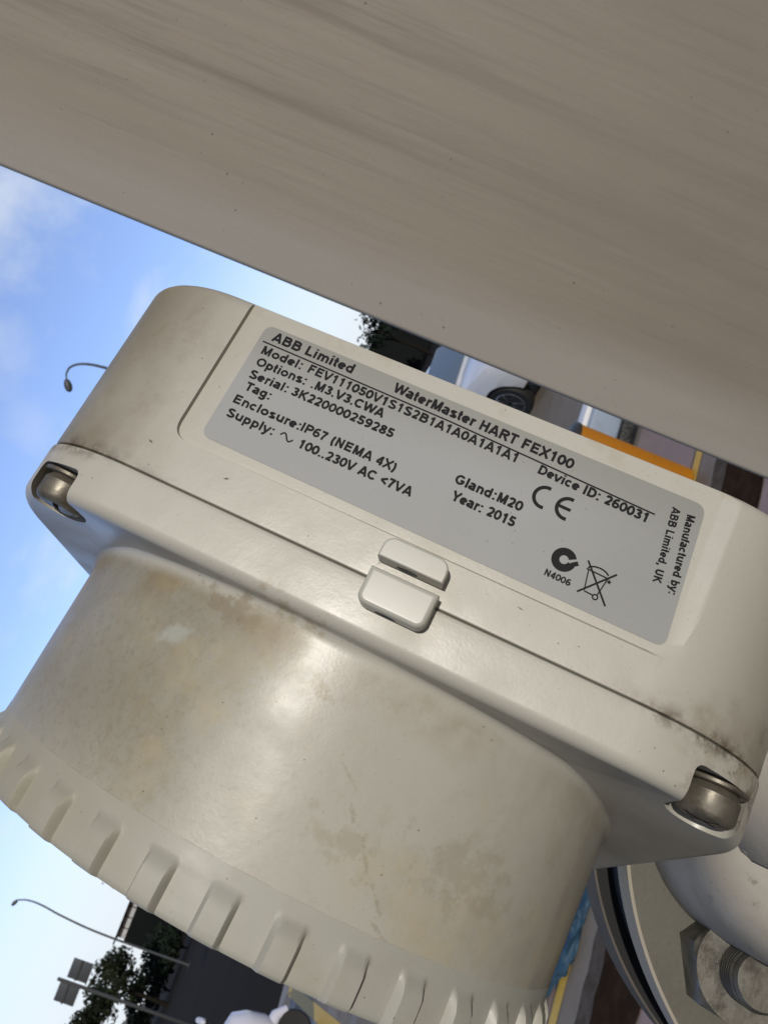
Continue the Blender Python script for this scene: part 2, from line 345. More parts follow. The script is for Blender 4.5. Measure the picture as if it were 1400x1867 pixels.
# ---------------------------------------------------------------- the flow meter (local frame: x along the label, y label-up, z out of the label)
dev = empty('flow_meter')
tag(dev, 'cream painted metal flow meter transmitter with grey printed nameplate and ribbed round lid', 'flow meter')
dm = Matrix(((-0.04176, 0.9566, 0.28833), (-0.24188, 0.27032, -0.93189), (-0.96941, -0.10865, 0.2201))).to_4x4()
dm.translation = Vector((0.01692, 0.21883, 1.87193))
dev.matrix_world = dm
mm = 0.001
def rrect(x0, x1, z0, z1, r, d=0.0, n=20, e=10):
    """rounded rectangle in the xz plane, inset by d; point k is the same corner on every call"""
    x0 += d; x1 -= d; z0 += d; z1 -= d; r = max(r - d, 0.0005)
    P = []
    cs = [((x1 - r, z1 - r), 0), ((x0 + r, z1 - r), 90), ((x0 + r, z0 + r), 180), ((x1 - r, z0 + r), 270)]
    for i, ((px, pz), a0) in enumerate(cs):
        arc = [(px + r * math.cos(R(a0 + 90 * k / n)), pz + r * math.sin(R(a0 + 90 * k / n))) for k in range(n + 1)]
        P += arc
        (qx, qz), b0 = cs[(i + 1) % 4]
        s = (qx + r * math.cos(R(b0)), qz + r * math.sin(R(b0))); l = arc[-1]
        P += [(l[0] + (s[0] - l[0]) * k / e, l[1] + (s[1] - l[1]) * k / e) for k in range(1, e)]
    return P
BX = (-0.134, 0.112, -0.240, 0.0015)
def ring(y, d, r=0.045): return [(x, y, z) for x, z in rrect(*BX, r, d)]
# cover
lv = [(-0.0374, 0.0030), (-0.0374, 0.0006), (-0.0371, 0.00015), (-0.0365, 0.0)]
lv += [(-0.03 + k * 0.0105, 0.0) for k in range(6)]
fr = 0.0035
lv += [(0.0275 - fr + fr * math.sin(R(t)), fr - fr * math.cos(R(t))) for t in (0, 15, 30, 45, 60, 75, 90)]
v, f = loft([ring(y, d) for y, d in lv]); me = bpy.data.meshes.new('cover'); me.from_pydata(v, [], f)
def poly_round(pts, r, n=6):
    out = []
    for i, (p, rr) in enumerate(zip(pts, r)):
        a = Vector(pts[i - 1]); b = Vector(p); c = Vector(pts[(i + 1) % len(pts)])
        if rr <= 0: out.append(tuple(b)); continue
        u = (a - b).normalized(); w_ = (c - b).normalized()
        for k in range(n + 1):
            t = k / n; out.append(tuple(b + u * rr * (1 - t) ** 2 + w_ * rr * t ** 2))
    return out
fl = poly_round([(-82.6, 36), (-82.6, -23.2), (68.3, -23.6), (68.3, 36)], [0, 5, 5, 0])
hi = poly_round([(-82.9, 36), (-82.9, -23.6), (73.2, -24.6), (74.8, 36)], [0, 5.6, 7, 0])
lo = [(x * mm, y * mm, 0.0) for x, y in fl]; up = [(x * mm, y * mm, 0.0016) for x, y in hi]
tp = [(x * mm, y * mm, 0.02) for x, y in hi]
v, f = loft([lo, up, tp]); cut = bpy.data.meshes.new('cut'); cut.from_pydata(v, [], f)
me = boolean(me, [cut])
weighted(link('cover', me, M['cover'], dev, 40))

# housing: square flange that runs into the round barrel
BC = (-0.0177, -0.114)
def circ_dir(p, rad):
    dx, dz = p[0] - BC[0], p[1] - BC[1]; l = math.hypot(dx, dz); return (BC[0] + dx / l * rad, BC[1] + dz / l * rad)
flr = 0.0040
def drop(z): return 0.14 * max(0.0, -z - 0.006)     # the under edge of the flange falls a little towards the back
def ringd(y, d, k=1.0): return [(x, y - k * drop(z), z) for x, y, z in ring(y, d)]
loops = [ring(-0.030, 0.010), ring(-0.0372, 0.004), ring(-0.0377, 0.0004), ring(-0.0382, -0.0004), ring(-0.0392, -0.0006)]
loops += [ringd(y, -0.0006, k) for y, k in ((-0.043, 0.2), (-0.047, 0.6), (-0.0505, 1.0))]
loops += [ringd(-0.0505 - flr * math.sin(R(t)), -0.0006 + flr - flr * math.cos(R(t))) for t in (15, 30, 45, 60, 75, 90)]
sq = rrect(*BX, 0.045, 0.0042); RB = 0.110
gaps = []
for p in sq:
    q = circ_dir(p, RB); gaps.append(math.hypot(p[0] - q[0], p[1] - q[1]))
# flat underside in to the foot of the barrel, then a small fillet down on to it
for off, dy in ((0.0022, 0.0004), (0.0012, 0.0008), (0.0005, 0.0016), (0.0001, 0.0028), (0.0, 0.0045)):
    lp = []
    for p in sq:
        q = circ_dir(p, RB + off); y = -0.0545 - drop(p[1]) * 0.9 - drop(q[1]) * 0.1 - dy
        if math.hypot(p[0] - BC[0], p[1] - BC[1]) < RB + off + 0.001: q = circ_dir(p, min(RB + off, math.hypot(p[0] - BC[0], p[1] - BC[1]) - 0.0002))
        lp.append((q[0], y, q[1]))
    loops.append(lp)
base = [(*circ_dir((x, z), RB), y) for x, y, z in loops[-1]]; base = [(x, y, z) for x, z, y in base]
for t in (0.15, 0.45, 0.75, 1.0): loops.append([(x, y + (-0.1125 - y) * t, z) for x, y, z in base])
for rad, y in ((0.1100, -0.1135), (0.1100, -0.1180)):
    loops.append([(*((lambda q: (q[0], y, q[1]))(circ_dir((p[0], p[2]), rad))),) for p in base])
v, f = loft(loops); me = bpy.data.meshes.new('housing'); me.from_pydata(v, [], f)
SCREWS = [(-0.1115, -0.0150, -0.0475, 1), (0.0950, -0.0165, -0.0470, 1), (-0.1115, -0.2235, -0.0475, -1), (0.0900, -0.2235, -0.0470, -1)]
cuts = []
for sx, sz, sy, sg in SCREWS:
    b = bmesh.new(); add_lathe(b, [(0.0097, -0.095), (0.0097, sy + 0.0022), (0.0090, sy + 0.0028)], 'Y', (sx, 0, sz), 40); cuts.append(bm_mesh(b))
    b = bmesh.new(); add_box(b, (sx + (-0.0 if sx < 0 else 0.0), (sy + 0.0028 - 0.062) / 2, sz + sg * 0.02), (0.0194, 0.062 + sy + 0.0028, 0.04), None, 0.0022, 3); cuts.append(bm_mesh(b))
me = boolean(me, cuts)
housing = weighted(link('housing', me, M['body'], dev, 40))

# ribbed lid
NR, SA = 38, 18
loops = []; n = NR * SA
levels = [(-0.1180, 0.1100, 0), (-0.1215, 0.1102, 0), (-0.1224, 0.1103, 0.0), (-0.1236, 0.1103, 0.30), (-0.1252, 0.1103, 0.68), (-0.1272, 0.1104, 0.95), (-0.1295, 0.1104, 1.0), (-0.1325, 0.1104, 1.0), (-0.1345, 0.1104, 0.97), (-0.1356, 0.1102, 0.75), (-0.1362, 0.1096, 0.4), (-0.1362, 0.104, 0.0)]
def ribp(u):   # u in 0..1 over one pitch, rib over the first 0.42
    if u < 0.07: return (u / 0.07) ** .8
    if u < 0.40: return 1.0
    if u < 0.48: return 1 - ((u - 0.40) / 0.08) ** 1.3
    return 0.0
for y, rad, k in levels:
    lp = []
    for i in range(n):
        u = (i % SA) / SA; tooth = i // SA
        # samples crowd round the flanks
        us = [0, .02, .045, .07, .12, .20, .28, .36, .40, .42, .445, .48, .54, .62, .71, .80, .89, .96][i % SA]
        ang = (tooth + us) * 2 * math.pi / NR + R(-6.4)
        rr = rad + 0.0031 * ribp(us) * k * (0.92 + 0.16 * noise.noise(Vector((tooth * 1.7, 0, 0))))
        lp.append((BC[0] + rr * math.sin(ang), y, BC[1] + rr * math.cos(ang)))
    loops.append(lp)
v, f = loft(loops); lid = mesh_obj('ribbed_lid', v, f, M['lid'], dev, 38)
fix_normals(lid.data)

# seal lugs with through holes
def lug(x0, x1, y0, y1, z0, z1, bev, hole, slant=0.0):
    b = bmesh.new(); add_box(b, ((x0 + x1) / 2, (y0 + y1) / 2, (z0 + z1) / 2), (x1 - x0, y1 - y0, z1 - z0))
    # round the plan corners first, then soften the front rim
    zed = [e for e in b.edges if abs((e.verts[0].co - e.verts[1].co).normalized().z) > .9]
    bmesh.ops.bevel(b, geom=[e for e in zed if e.verts[0].co.y > (y0 + y1) / 2] if slant > 0 else [e for e in zed if e.verts[0].co.y < (y0 + y1) / 2], offset=bev, segments=6, profile=.5, affect='EDGES')
    fr_ = [e for e in b.edges if min(q.co.z for q in e.verts) > z1 - 1e-5]
    bmesh.ops.bevel(b, geom=fr_, offset=0.0006 if slant > 0 else 0.0014, segments=4, profile=.5, affect='EDGES')
    me = bm_mesh(b)
    c = bmesh.new(); add_lathe(c, [(hole, y0 - .01), (hole, y1 + .01)], 'Y', (0, 0, 0), 24)
    for q in c.verts: q.co.x = q.co.x * 1.7 - .0012; q.co.z += z1 - .0042
    return boolean(me, [bm_mesh(c)])
weighted(link('seal_lug', lug(-0.0098, 0.0092, -0.0322, -0.0258, -0.002, 0.0080, 0.0032, 0.0019, 1), M['lug'], dev, 50))
weighted(link('seal_lug', lug(-0.0100, 0.0098, -0.0458, -0.0352, -0.002, 0.0082, 0.0028, 0.0019, 0), M['lug'], dev, 50))

# corner screws: washer, domed head, driver recess in the end
for sx, sz, sy, sg in SCREWS:
    r0 = 0.0079; b = bmesh.new()
    add_lathe(b, [(r0 - .0016, sy + .001), (r0 - .0005, sy - .0004), (r0, sy - .0012), (r0, sy - .0062), (r0 - .0005, sy - .0072), (r0 - .0014, sy - .0080), (r0 - .0030, sy - .0084)], 'Y', (sx, 0, sz), 40)
    s_me = bm_mesh(b); c1 = bmesh.new(); add_box(c1, (sx, sy - .0088, sz), (0.0125, 0.0052, 0.0019), Matrix.Rotation(R(24), 3, 'Y'))
    c2 = bmesh.new(); add_box(c2, (sx, sy - .0088, sz), (0.0019, 0.0050, 0.0125), Matrix.Rotation(R(24), 3, 'Y'))
    scr = link('screw', boolean(s_me, [bm_mesh(c1), bm_mesh(c2)]), M['steel'], dev, 30)
    b = bmesh.new(); add_lathe(b, [(0.0087, sy + 0.0022), (0.0091, sy + 0.0019), (0.0091, sy + 0.0011), (0.0087, sy + .0008)], 'Y', (sx, 0, sz), 40); bm_obj('washer', b, M['steel'], scr, 30)

# nameplate
pl = poly_round([(-75.4, 22.0), (-75.4, -19.6), (68.0, -21.2), (65.3, 20.9)], [3.2, 3.2, 3.2, 3.4])
v, f = loft([[(x * mm, y * mm, 0.00004) for x, y in pl], [(x * mm, y * mm, 0.00022) for x, y in pl]])
plate = mesh_obj('nameplate', v, f, M['label'], dev); fix_normals(plate.data)
ZT = 0.00027
# stroke lettering: a bold grotesque drawn as flat ribbons (cap height 1, baseline 0)
SW = 0.235; HW = SW / 2
def _a(cx_, cy_, rx, ry, a0, a1, n=14): return [(cx_ + rx * math.cos(R(a0 + (a1 - a0) * k / n)), cy_ + ry * math.sin(R(a0 + (a1 - a0) * k / n))) for k in range(n + 1)]
def glyphs():
    G = {}; h = HW; t = 1 - h; XH = 0.74; xt = XH - h; e = h    # e: left side bearing inset
    def g(ch, adv, *st): G[ch] = (adv, st)
    l = .09 + h
    g(' ', .40)
    g('A', .98, [(.02 + h * .6, 0), (.49, 1)], [(.96 - h * .6, 0), (.49, 1)], [(.24, .28), (.74, .28)])
    g('B', 1.0, [(l, 0), (l, 1)], [(l, t), (.56, t)] + _a(.56, .725, .23, t - .725, 90, -90) + [(l, .535)], [(l, .535), (.58, .535)] + _a(.58, .31, .27, .225, 90, -90) + [(l, h)])
    g('C', 1.0, _a(.53, .5, .40, .5 - h, 42, 318, 26))
    g('D', 1.0, [(l, 0), (l, 1)], [(l, t), (.46, t)] + _a(.46, .5, .40, .5 - h, 90, -90, 20) + [(l, h)])
    g('E', .93, [(l, 0), (l, 1)], [(l, t), (.84, t)], [(l, .52), (.79, .52)], [(l, h), (.87, h)])
    g('F', .85, [(l, 0), (l, 1)], [(l, t), (.80, t)], [(l, .50), (.70, .50)])
    g('G', 1.08, _a(.53, .5, .41, .5 - h, 42, 330, 26) + [(.91, .44)], [(.56, .44), (.99, .44)])
    g('H', 1.0, [(l, 0), (l, 1)], [(1 - l, 0), (1 - l, 1)], [(l, .53), (1 - l, .53)])
    g('I', .39, [(.195, 0), (.195, 1)])
    g('K', 1.0, [(l, 0), (l, 1)], [(.86, 1), (l, .40)], [(.40, .58), (.92, 0)])
    g('L', .85, [(l, 0), (l, 1)], [(l, h), (.82, h)])
    g('M', 1.16, [(l, 0), (l, 1)], [(1.16 - l, 0), (1.16 - l, 1)], [(l + .02, 1), (.58, .06)], [(1.16 - l - .02, 1), (.58, .06)])
    g('N', 1.0, [(l, 0), (l, 1)], [(1 - l, 0), (1 - l, 1)], [(l, .97), (1 - l, .03)])
    g('O', 1.08, _a(.54, .5, .42, .5 - h, 0, 360, 32))
    g('P', .93, [(l, 0), (l, 1)], [(l, t), (.56, t)] + _a(.56, .68, .25, t - .68, 90, -90) + [(l, .443)])
    g('R', 1.0, [(l, 0), (l, 1)], [(l, t), (.60, t)] + _a(.60, .70, .24, t - .70, 90, -90) + [(l, .485)], [(.52, .46), (.90, 0)])
    g('S', .93, _a(.46, .725, .29, t - .725, 20, 240, 16) + _a(.47, .265, .33, .265 - h + .03, 75, -160, 18))
    g('T', .85, [(.425, 0), (.425, 1)], [(.03, t), (.82, t)])
    g('U', 1.0, [(l, 1), (l, .38)] + _a(.5, .38, .5 - l, .38 - h, 180, 360) + [(1 - l, 1)])
    g('V', .93, [(.06, 1), (.465, .02)], [(.87, 1), (.465, .02)])
    g('W', 1.32, [(.06, 1), (.37, .03)], [(.66, .97), (.37, .03)], [(.66, .97), (.95, .03)], [(1.26, 1), (.95, .03)])
    g('X', .93, [(.06, 0), (.87, 1)], [(.87, 0), (.06, 1)])
    g('Y', .93, [(.06, 1), (.465, .42)], [(.87, 1), (.465, .42)], [(.465, .45), (.465, 0)])
    d = .78
    g('0', d, _a(.39, .5, .28, .5 - h, 0, 360, 28))
    g('1', d, [(.44, 0), (.44, 1)], [(.44, .93), (.34, .80), (.16, .71)])
    g('2', d, _a(.38, .69, .25, t - .69, 170, -20, 14) + [(.52, .44), (.20, .14), (.12, h)], [(.09, h), (.69, h)])
    g('3', d, _a(.37, .735, .23, t - .735, 165, -85, 14), _a(.38, .29, .27, .29 - h, 90, -165, 16), [(.28, .545), (.40, .535)])
    g('4', d, [(.54, 0), (.54, 1)], [(.54, .95), (.10, .31)], [(.06, .28), (.73, .28)])
    g('5', d, [(.66, t), (.22, t), (.16, .50)], _a(.37, .33, .27, .33 - h, 140, -160, 20))
    g('6', d, _a(.40, .325, .26, .325 - h, 0, 360, 24), _a(.47, .50, .33, .5 - h, 60, 180, 14) + [(.14, .36)])
    g('7', d, [(.07, t), (.70, t)], [(.66, .90), (.48, .62), (.36, .30), (.31, 0)])
    g('8', d, _a(.39, .74, .22, t - .74, 0, 360, 22), _a(.39, .29, .26, .29 - h, 0, 360, 24))
    g('9', d, _a(.38, .675, .26, t - .675, 0, 360, 24), _a(.31, .50, .33, .5 - h, -120, 0, 14) + [(.64, .64)])
    o = .78
    g('a', o, _a(.36, .52, .24, .135, 165, 20, 10) + [(.60, .50), (.60, .16), (.66, 0)], _a(.34, .23, .24, .23 - h, 80, 330, 16), [(.38, .40), (.60, .45)])
    g('b', .86, [(.09 + h, 0), (.09 + h, 1)], _a(.45, .37, .27, .37 - h, 0, 360, 24))
    g('c', o, _a(.40, .37, .28, .37 - h, 45, 315, 20))
    g('d', .86, [(.77 - h, 0), (.77 - h, 1)], _a(.41, .37, .27, .37 - h, 0, 360, 24))
    g('e', o, [(.12, .37), (.66, .37)], _a(.39, .37, .275, .37 - h, 0, 318, 24))
    g('f', .47, [(.20, 0), (.20, .80)] + _a(.36, .80, .16, .2 - h, 180, 80, 8), [(.02, XH - h), (.42, XH - h)])
    g('g', .86, [(.77 - h, .74), (.77 - h, -.02)] + _a(.43, -.02, .26, .19, 0, -165, 14), _a(.41, .38, .27, .36 - h, 0, 360, 24))
    g('i', .39, [(.195, 0), (.195, XH)], [(.195, .85), (.195, 1.0)])
    g('l', .39, [(.195, 0), (.195, 1)])
    g('m', 1.24, [(.09 + h, 0), (.09 + h, XH)], _a(.40, .44, .225, xt - .44, 175, 0, 10) + [(.625, 0)], _a(.85, .44, .225, xt - .44, 175, 0, 10) + [(1.075, 0)])
    g('n', .86, [(.09 + h, 0), (.09 + h, XH)], _a(.43, .42, .26, xt - .42, 175, 0, 12) + [(.69, 0)])
    g('o', .86, _a(.43, .37, .30, .37 - h, 0, 360, 26))
    g('p', .86, [(.09 + h, -.27), (.09 + h, XH)], _a(.45, .37, .27, .37 - h, 0, 360, 24))
    g('r', .54, [(.09 + h, 0), (.09 + h, XH)], _a(.47, .40, .29, xt - .40, 170, 75, 8))
    g('s', o, _a(.39, .535, .23, xt - .535, 20, 250, 14) + _a(.39, .20, .26, .21 - h, 80, -160, 14))
    g('t', .47, [(.21, .95), (.21, .20)] + _a(.36, .20, .15, .2 - h, 180, 285, 8), [(.02, XH - h), (.42, XH - h)])
    g('u', .86, [(.17, XH), (.17, .32)] + _a(.43, .32, .26, .32 - h, 180, 360, 12), [(.69, XH), (.69, 0)])
    g('v', o, [(.05, XH), (.39, .02)], [(.73, XH), (.39, .02)])
    g('y', o, [(.05, XH), (.39, .04)], [(.73, XH), (.40, .02), (.30, -.18), (.10, -.20)])
    g(':', .47, [(.235, 0), (.235, .19)], [(.235, .55), (.235, XH)])
    g('.', .39, [(.195, 0), (.195, .19)])
    g(',', .39, [(.20, .19), (.20, .02), (.12, -.16)])
    g('(', .47, _a(.62, .38, .42, .66, 128, 232, 14))
    g(')', .47, _a(-.15, .38, .42, .66, 52, -52, 14))
    g('<', .82, [(.74, .76), (.10, .46)], [(.10, .48), (.74, .16)])
    return G
GLY = glyphs()
ink_rnd = random.Random(11)
def text(s, p0, p1, h_, wt=1.0):
    """one printed line from p0 to p1 (mm on the plate), h_ = height of a capital"""
    d = Vector(p1) - Vector(p0); L_ = d.length; d.normalize(); nrm = Vector((-d.y, d.x))
    items = []; x = 0.0
    for ch in s:
        adv, st = GLY[ch]
        for q in st: items.append([(px + x, py) for px, py in q])
        x += adv + .03
    xs = [px for q in items for px, _ in q]; x0, x1 = min(xs) - HW * .7, max(xs) + HW * .7
    kx = L_ / (x1 - x0); V = []; F_ = []; j = 0
    for q in items:
        # ribbon in real mm so that the stroke keeps one weight
        pts = [((px - x0) * kx, py * h_) for px, py in q]
        closed = math.dist(pts[0], pts[-1]) < 1e-6; wd = SW * h_ * .5 * wt * (1 + .06 * ink_rnd.uniform(-1, 1)); n_ = len(pts)
        z = ZT + 0.0000015 * (j % 23); j += 1; o = len(V)
        for i, p in enumerate(pts):
            a_ = Vector(pts[i - 1] if i else (pts[-2] if closed else p)); c_ = Vector(pts[i + 1] if i < n_ - 1 else (pts[1] if closed else p)); p = Vector(p)
            u = (p - a_).normalized() if (p - a_).length > 1e-9 else (c_ - p).normalized(); v_ = (c_ - p).normalized() if (c_ - p).length > 1e-9 else u
            t_ = (u + v_).normalized(); k = min(1.6, 1 / max(.5, t_.dot(v_))); m_ = Vector((-t_.y, t_.x)) * wd * k
            for w_ in (m_, -m_):
                r = p + w_; r = Vector(p0) + d * r.x + nrm * r.y; V.append((r.x * mm, r.y * mm, z))
        F_ += [(o + 2 * i, o + 2 * i + 1, o + 2 * i + 3, o + 2 * i + 2) for i in range(n_ - 1)]
    return mesh_obj('printed_line', V, F_, M['ink'], plate)
for s, p0, p1, h in [
    ("ABB Limited", (-71.6, 17.35), (-43.6, 17.25), 3.35), ("WaterMaster HART FEX100", (-29.8, 17.0), (27.6, 15.6), 3.35),
    ("Model:", (-72.3, 12.0), (-58.6, 12.1), 3.0), ("FEV111050V1S1S2B1A1A0A1A1A1", (-56.1, 12.2), (12.2, 11.0), 3.0),
    ("Options:", (-71.9, 7.8), (-55.0, 7.9), 3.0), (".M3.V3.CWA", (-52.7, 7.9), (-28.6, 7.8), 3.0),
    ("Serial:", (-71.8, 3.2), (-58.8, 3.3), 3.0), ("3K220000259285", (-57.2, 3.3), (-23.2, 3.1), 3.0),
    ("Tag:", (-71.2, -1.0), (-62.4, -1.0), 3.0), ("Enclosure:", (-71.9, -6.2), (-49.5, -6.1), 3.0),
    ("IP67 (NEMA 4X)", (-48.8, -6.0), (-18.0, -6.2), 3.0), ("Supply:", (-71.6, -11.0), (-55.9, -10.9), 3.0),
    ("100..230V AC <7VA", (-47.1, -11.1), (-10.4, -11.2), 3.0),
    ("Device ID: 260031", (19.4, 10.6), (51.6, 9.4), 3.0), ("Gland:M20", (-0.9, -2.0), (19.5, -2.2), 3.1), ("Year: 2015", (0.2, -7.1), (19.4, -7.3), 3.1),
    ("N4006", (32.3, -16.3), (39.6, -16.4), 2.0), ("Manufactured by:", (61.2, 16.4), (63.9, -6.8), 2.35), ("ABB Limited, UK", (56.9, 16.9), (59.1, -5.6), 2.3)]:
    text(s, p0, p1, h, 0.95 if h < 2.4 else 1.0)
def stroke(pts, wd, closed=False):
    """flat ribbon along a polyline in plate mm"""
    V = []; F_ = []; n_ = len(pts)
    for i, p in enumerate(pts):
        p = Vector(p); a_ = Vector(pts[max(i - 1, 0)]); c_ = Vector(pts[min(i + 1, n_ - 1)])
        d = (c_ - a_).normalized(); q = Vector((-d.y, d.x)) * wd / 2
        V += [(*((p + q) * mm), ZT), (*((p - q) * mm), ZT)]
    for i in range(n_ - 1): F_.append((2 * i, 2 * i + 1, 2 * i + 3, 2 * i + 2))
    return V, F_
def marks(name, strokes, polys=()):
    V = []; F_ = []
    for i, (pts, wd) in enumerate(strokes):
        v_, f_ = stroke(pts, wd); z = 0.000004 * i; o = len(V); V += [(a_, b_, c_ + z) for a_, b_, c_ in v_]; F_ += [tuple(o + k for k in q) for q in f_]
    for j, poly in enumerate(polys):
        o = len(V); V += [(x * mm, y * mm, ZT + 0.000005 * (len(strokes) + j + 1)) for x, y in poly]; F_.append(tuple(range(o, o + len(poly))))
    ob = mesh_obj(name, V, F_, M['ink'], plate)
    return ob
def arc(c, r, a0, a1, n_=24, sy=1.0): return [(c[0] + r * math.cos(R(a0 + (a1 - a0) * k / n_)), c[1] + sy * r * math.sin(R(a0 + (a1 - a0) * k / n_))) for k in range(n_ + 1)]
marks('printed_rule', [([(-73.8, 16.1), (-10, 15.1), (53.3, 12.7)], 0.48)])
marks('wave_mark', [([(-53.6 + 4.3 * k / 16, -9.6 + 1.05 * math.sin(2 * math.pi * k / 16)) for k in range(17)], 0.5)])
marks('ce_mark', [(arc((24.1, 4.6), 3.1, 78, 282), 1.05), (arc((31.1, 4.1), 3.1, 78, 282), 1.05), ([(28.2, 4.1), (32.0, 4.0)], 0.95)])
# tick mark: black disc with a light tick bite
tk = (35.6, -10.0)
marks('tick_mark', [(arc(tk, 2.35, 25, 350, 40), 2.2), ([(tk[0] + 0.7, tk[1] - 2.4), (tk[0] + 2.8, tk[1] - 0.2), (tk[0] + 3.9, tk[1] + 0.6)], 1.3)])
marks('bin_mark', [([(42.0, -16.8), (50.0, -7.9)], 0.55), ([(41.6, -7.4), (50.2, -17.4)], 0.55),
    ([(42.6, -9.6), (43.6, -15.6)], 0.35), ([(48.2, -10.0), (47.2, -15.4)], 0.35), ([(43.6, -15.8), (46.4, -16.0)], 0.4),
    (arc((45.2, -9.8), 3.0, 20, 165, 14, 0.55), 0.45), ([(42.0, -9.7), (48.6, -10.0)], 0.4), (arc((46.9, -16.2), 0.7, 0, 360, 14), 0.4), ([(48.4, -10.6), (49.2, -10.9)], 0.9)])

# meter body under the housing: coil hub, flange, studs
FZ, FC, FR = -0.18, (0.244, -0.014), 0.1344
b = bmesh.new()
hub = (0.1705, -0.030)
add_lathe(b, [(0.0512, FZ + 0.001), (0.0512, -0.122), (0.0495, -0.112), (0.046, -0.104), (0.040, -0.100), (0.030, -0.0985)], 'Z', (hub[0], hub[1], 0), 72)
sensor = bm_obj('sensor_body', b, M['sensor'], dev, 40)
b = bmesh.new(); add_lathe(b, [(0.034, 0.100), (0.034, 0.128), (0.040, 0.140), (0.040, 0.150)], 'X', (0, -0.012, -0.095), 48); bm_obj('neck', b, M['sensor'], dev, 40)
b = bmesh.new(); add_box(b, (0.150, -0.034, -0.0985), (0.030, 0.034, 0.010), None, 0.003, 3); bm_obj('terminal_pad', b, M['sensor'], dev, 40)
b = bmesh.new(); add_lathe(b, [(FR - .020, FZ - 0.046), (FR - .0135, FZ - 0.044), (FR - .0008, FZ - 0.0215), (FR, FZ - 0.0205), (FR, FZ - 0.0012), (FR - 0.0012, FZ)], 'Z', (*FC, 0), 160)
fo = bm_obj('flange', b, M['flange_face'], dev, 35)
fo.data.materials.append(M['flange_skylit'])
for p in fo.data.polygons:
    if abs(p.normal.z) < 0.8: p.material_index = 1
# stud and nut
def hexnut(b, c, af, h):
    t = bmesh.new(); r = af / math.sqrt(3); n_ = 6; q = 8
    rings = []
    for rr, hh, hexed in ((r * .93, 0, 0), (r, .06 * h, 1), (r, .82 * h, 1), (r * .955, .93 * h, .6), (r * .87, h, 0)):
        rg = []
        for k in range(n_ * q):
            a_ = 2 * math.pi * k / (n_ * q) + R(-4); am = (a_ + R(4)) % (math.pi / 3) - math.pi / 6
            hx = (af / 2) / math.cos(am); rad = min(hx, rr) if hexed != 1 else hx
            rg.append(t.verts.new((rad * math.cos(a_), rad * math.sin(a_), hh)))
        rings.append(rg)
    nn = n_ * q
    for x_, y_ in zip(rings, rings[1:]):
        for k in range(nn): t.faces.new((x_[k], x_[(k + 1) % nn], y_[(k + 1) % nn], y_[k]))
    t.faces.new(rings[0][::-1]); t.faces.new(rings[-1])
    bmesh.ops.translate(t, vec=c, verts=t.verts[:]); join(b, t)
def stud_prof(r, z0, z1, pitch):
    pr = [(r * .93, z0)]; z = z0
    while z + pitch < z1 - 0.002:
        pr += [(r * .93, z + pitch * .15), (r, z + pitch * .5), (r, z + pitch * .6), (r * .93, z + pitch * .95)]; z += pitch
    pr += [(r * .95, z1 - .0015), (r * .86, z1)]; return pr
NUTS = [((0.1752, -0.0878), 1)]
AF = 0.041
for ang in (0, 60, 120, 180, 240, 300):
    a0 = math.atan2(-0.0878 - FC[1], 0.1752 - FC[0]) + R(ang); rr = math.hypot(0.1752 - FC[0], -0.0878 - FC[1])
    cxy = (FC[0] + rr * math.cos(a0), FC[1] + rr * math.sin(a0))
    b = bmesh.new(); add_lathe(b, stud_prof(0.0118, FZ - 0.12, FZ + 0.035, 0.0022), 'Z', (*cxy, 0), 40); st = bm_obj('stud', b, M['bolt'], dev, 25)
    b = bmesh.new(); hexnut(b, (*cxy, FZ), AF, 0.019); bm_obj('nut', b, M['bolt'], st, 30)
b = bmesh.new(); add_lathe(b, [(0.1255, FZ - 0.0775), (0.1255, FZ - 0.0462), (0.110, FZ - 0.0461)], 'Z', (*FC, 0), 96); bm_obj('gasket', b, M['rubber'], dev, 35)

# mating pipe behind
pz = FZ - 0.078
b = bmesh.new(); add_lathe(b, [(FR - .001, -0.036), (FR, -0.035), (FR, -0.001), (FR - .001, 0.0)], 'Z', (0, 0, 0), 128)
pipe = empty('water_pipe'); pm = dm @ Matrix.Translation((FC[0], FC[1], pz)); pipe.matrix_world = pm
tag(pipe, 'dark grey flanged water pipe bolted behind the flow meter', 'pipe')
pf = bm_obj('flange', b, M['pipe'], pipe, 35); pf.data.materials.append(M['rubber'])      # front face blackened: shade of the flange gap put into its colour
for p in pf.data.polygons:
    if p.normal.z > .8: p.material_index = 1
b = bmesh.new(); add_lathe(b, [(0.078, -1.2), (0.078, -0.09), (0.088, -0.055), (0.092, -0.0365)], 'Z', (0, 0, 0), 64); bm_obj('pipe_run', b, M['pipe'], pipe, 35)

# ---------------------------------------------------------------- the big column on the right
cb_ = []
for px_, py_, a0 in ((.30, .30, 0), (-.30, .30, 90), (-.30, -.30, 180), (.30, -.30, 270)):
    r_ = .003; q_ = (px_ - math.copysign(r_, px_), py_ - math.copysign(r_, py_))
    cb_ += [(q_[0] + r_ * math.cos(R(a0 + 90 * k / 12)), q_[1] + r_ * math.sin(R(a0 + 90 * k / 12))) for k in range(13)]
v, f = loft([[(x, y, z) for x, y in cb_] for z in (0.0, 1.0, 1.7, 2.4, 4.2)])
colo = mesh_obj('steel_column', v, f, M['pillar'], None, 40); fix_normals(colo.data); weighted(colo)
CA = R(-17)                                  # its near face looks a little to the left of the camera
corner = Vector((0.1475, 0.62)); loc_ = corner - Vector((math.cos(CA) * -.297 - math.sin(CA) * -.26, math.sin(CA) * -.297 + math.cos(CA) * -.26))
colo.location = (loc_.x, loc_.y, 0.0); colo.rotation_euler = (0, 0, CA)
tag(colo, 'large beige weathered square steel column rising beside the flow meter', 'column')

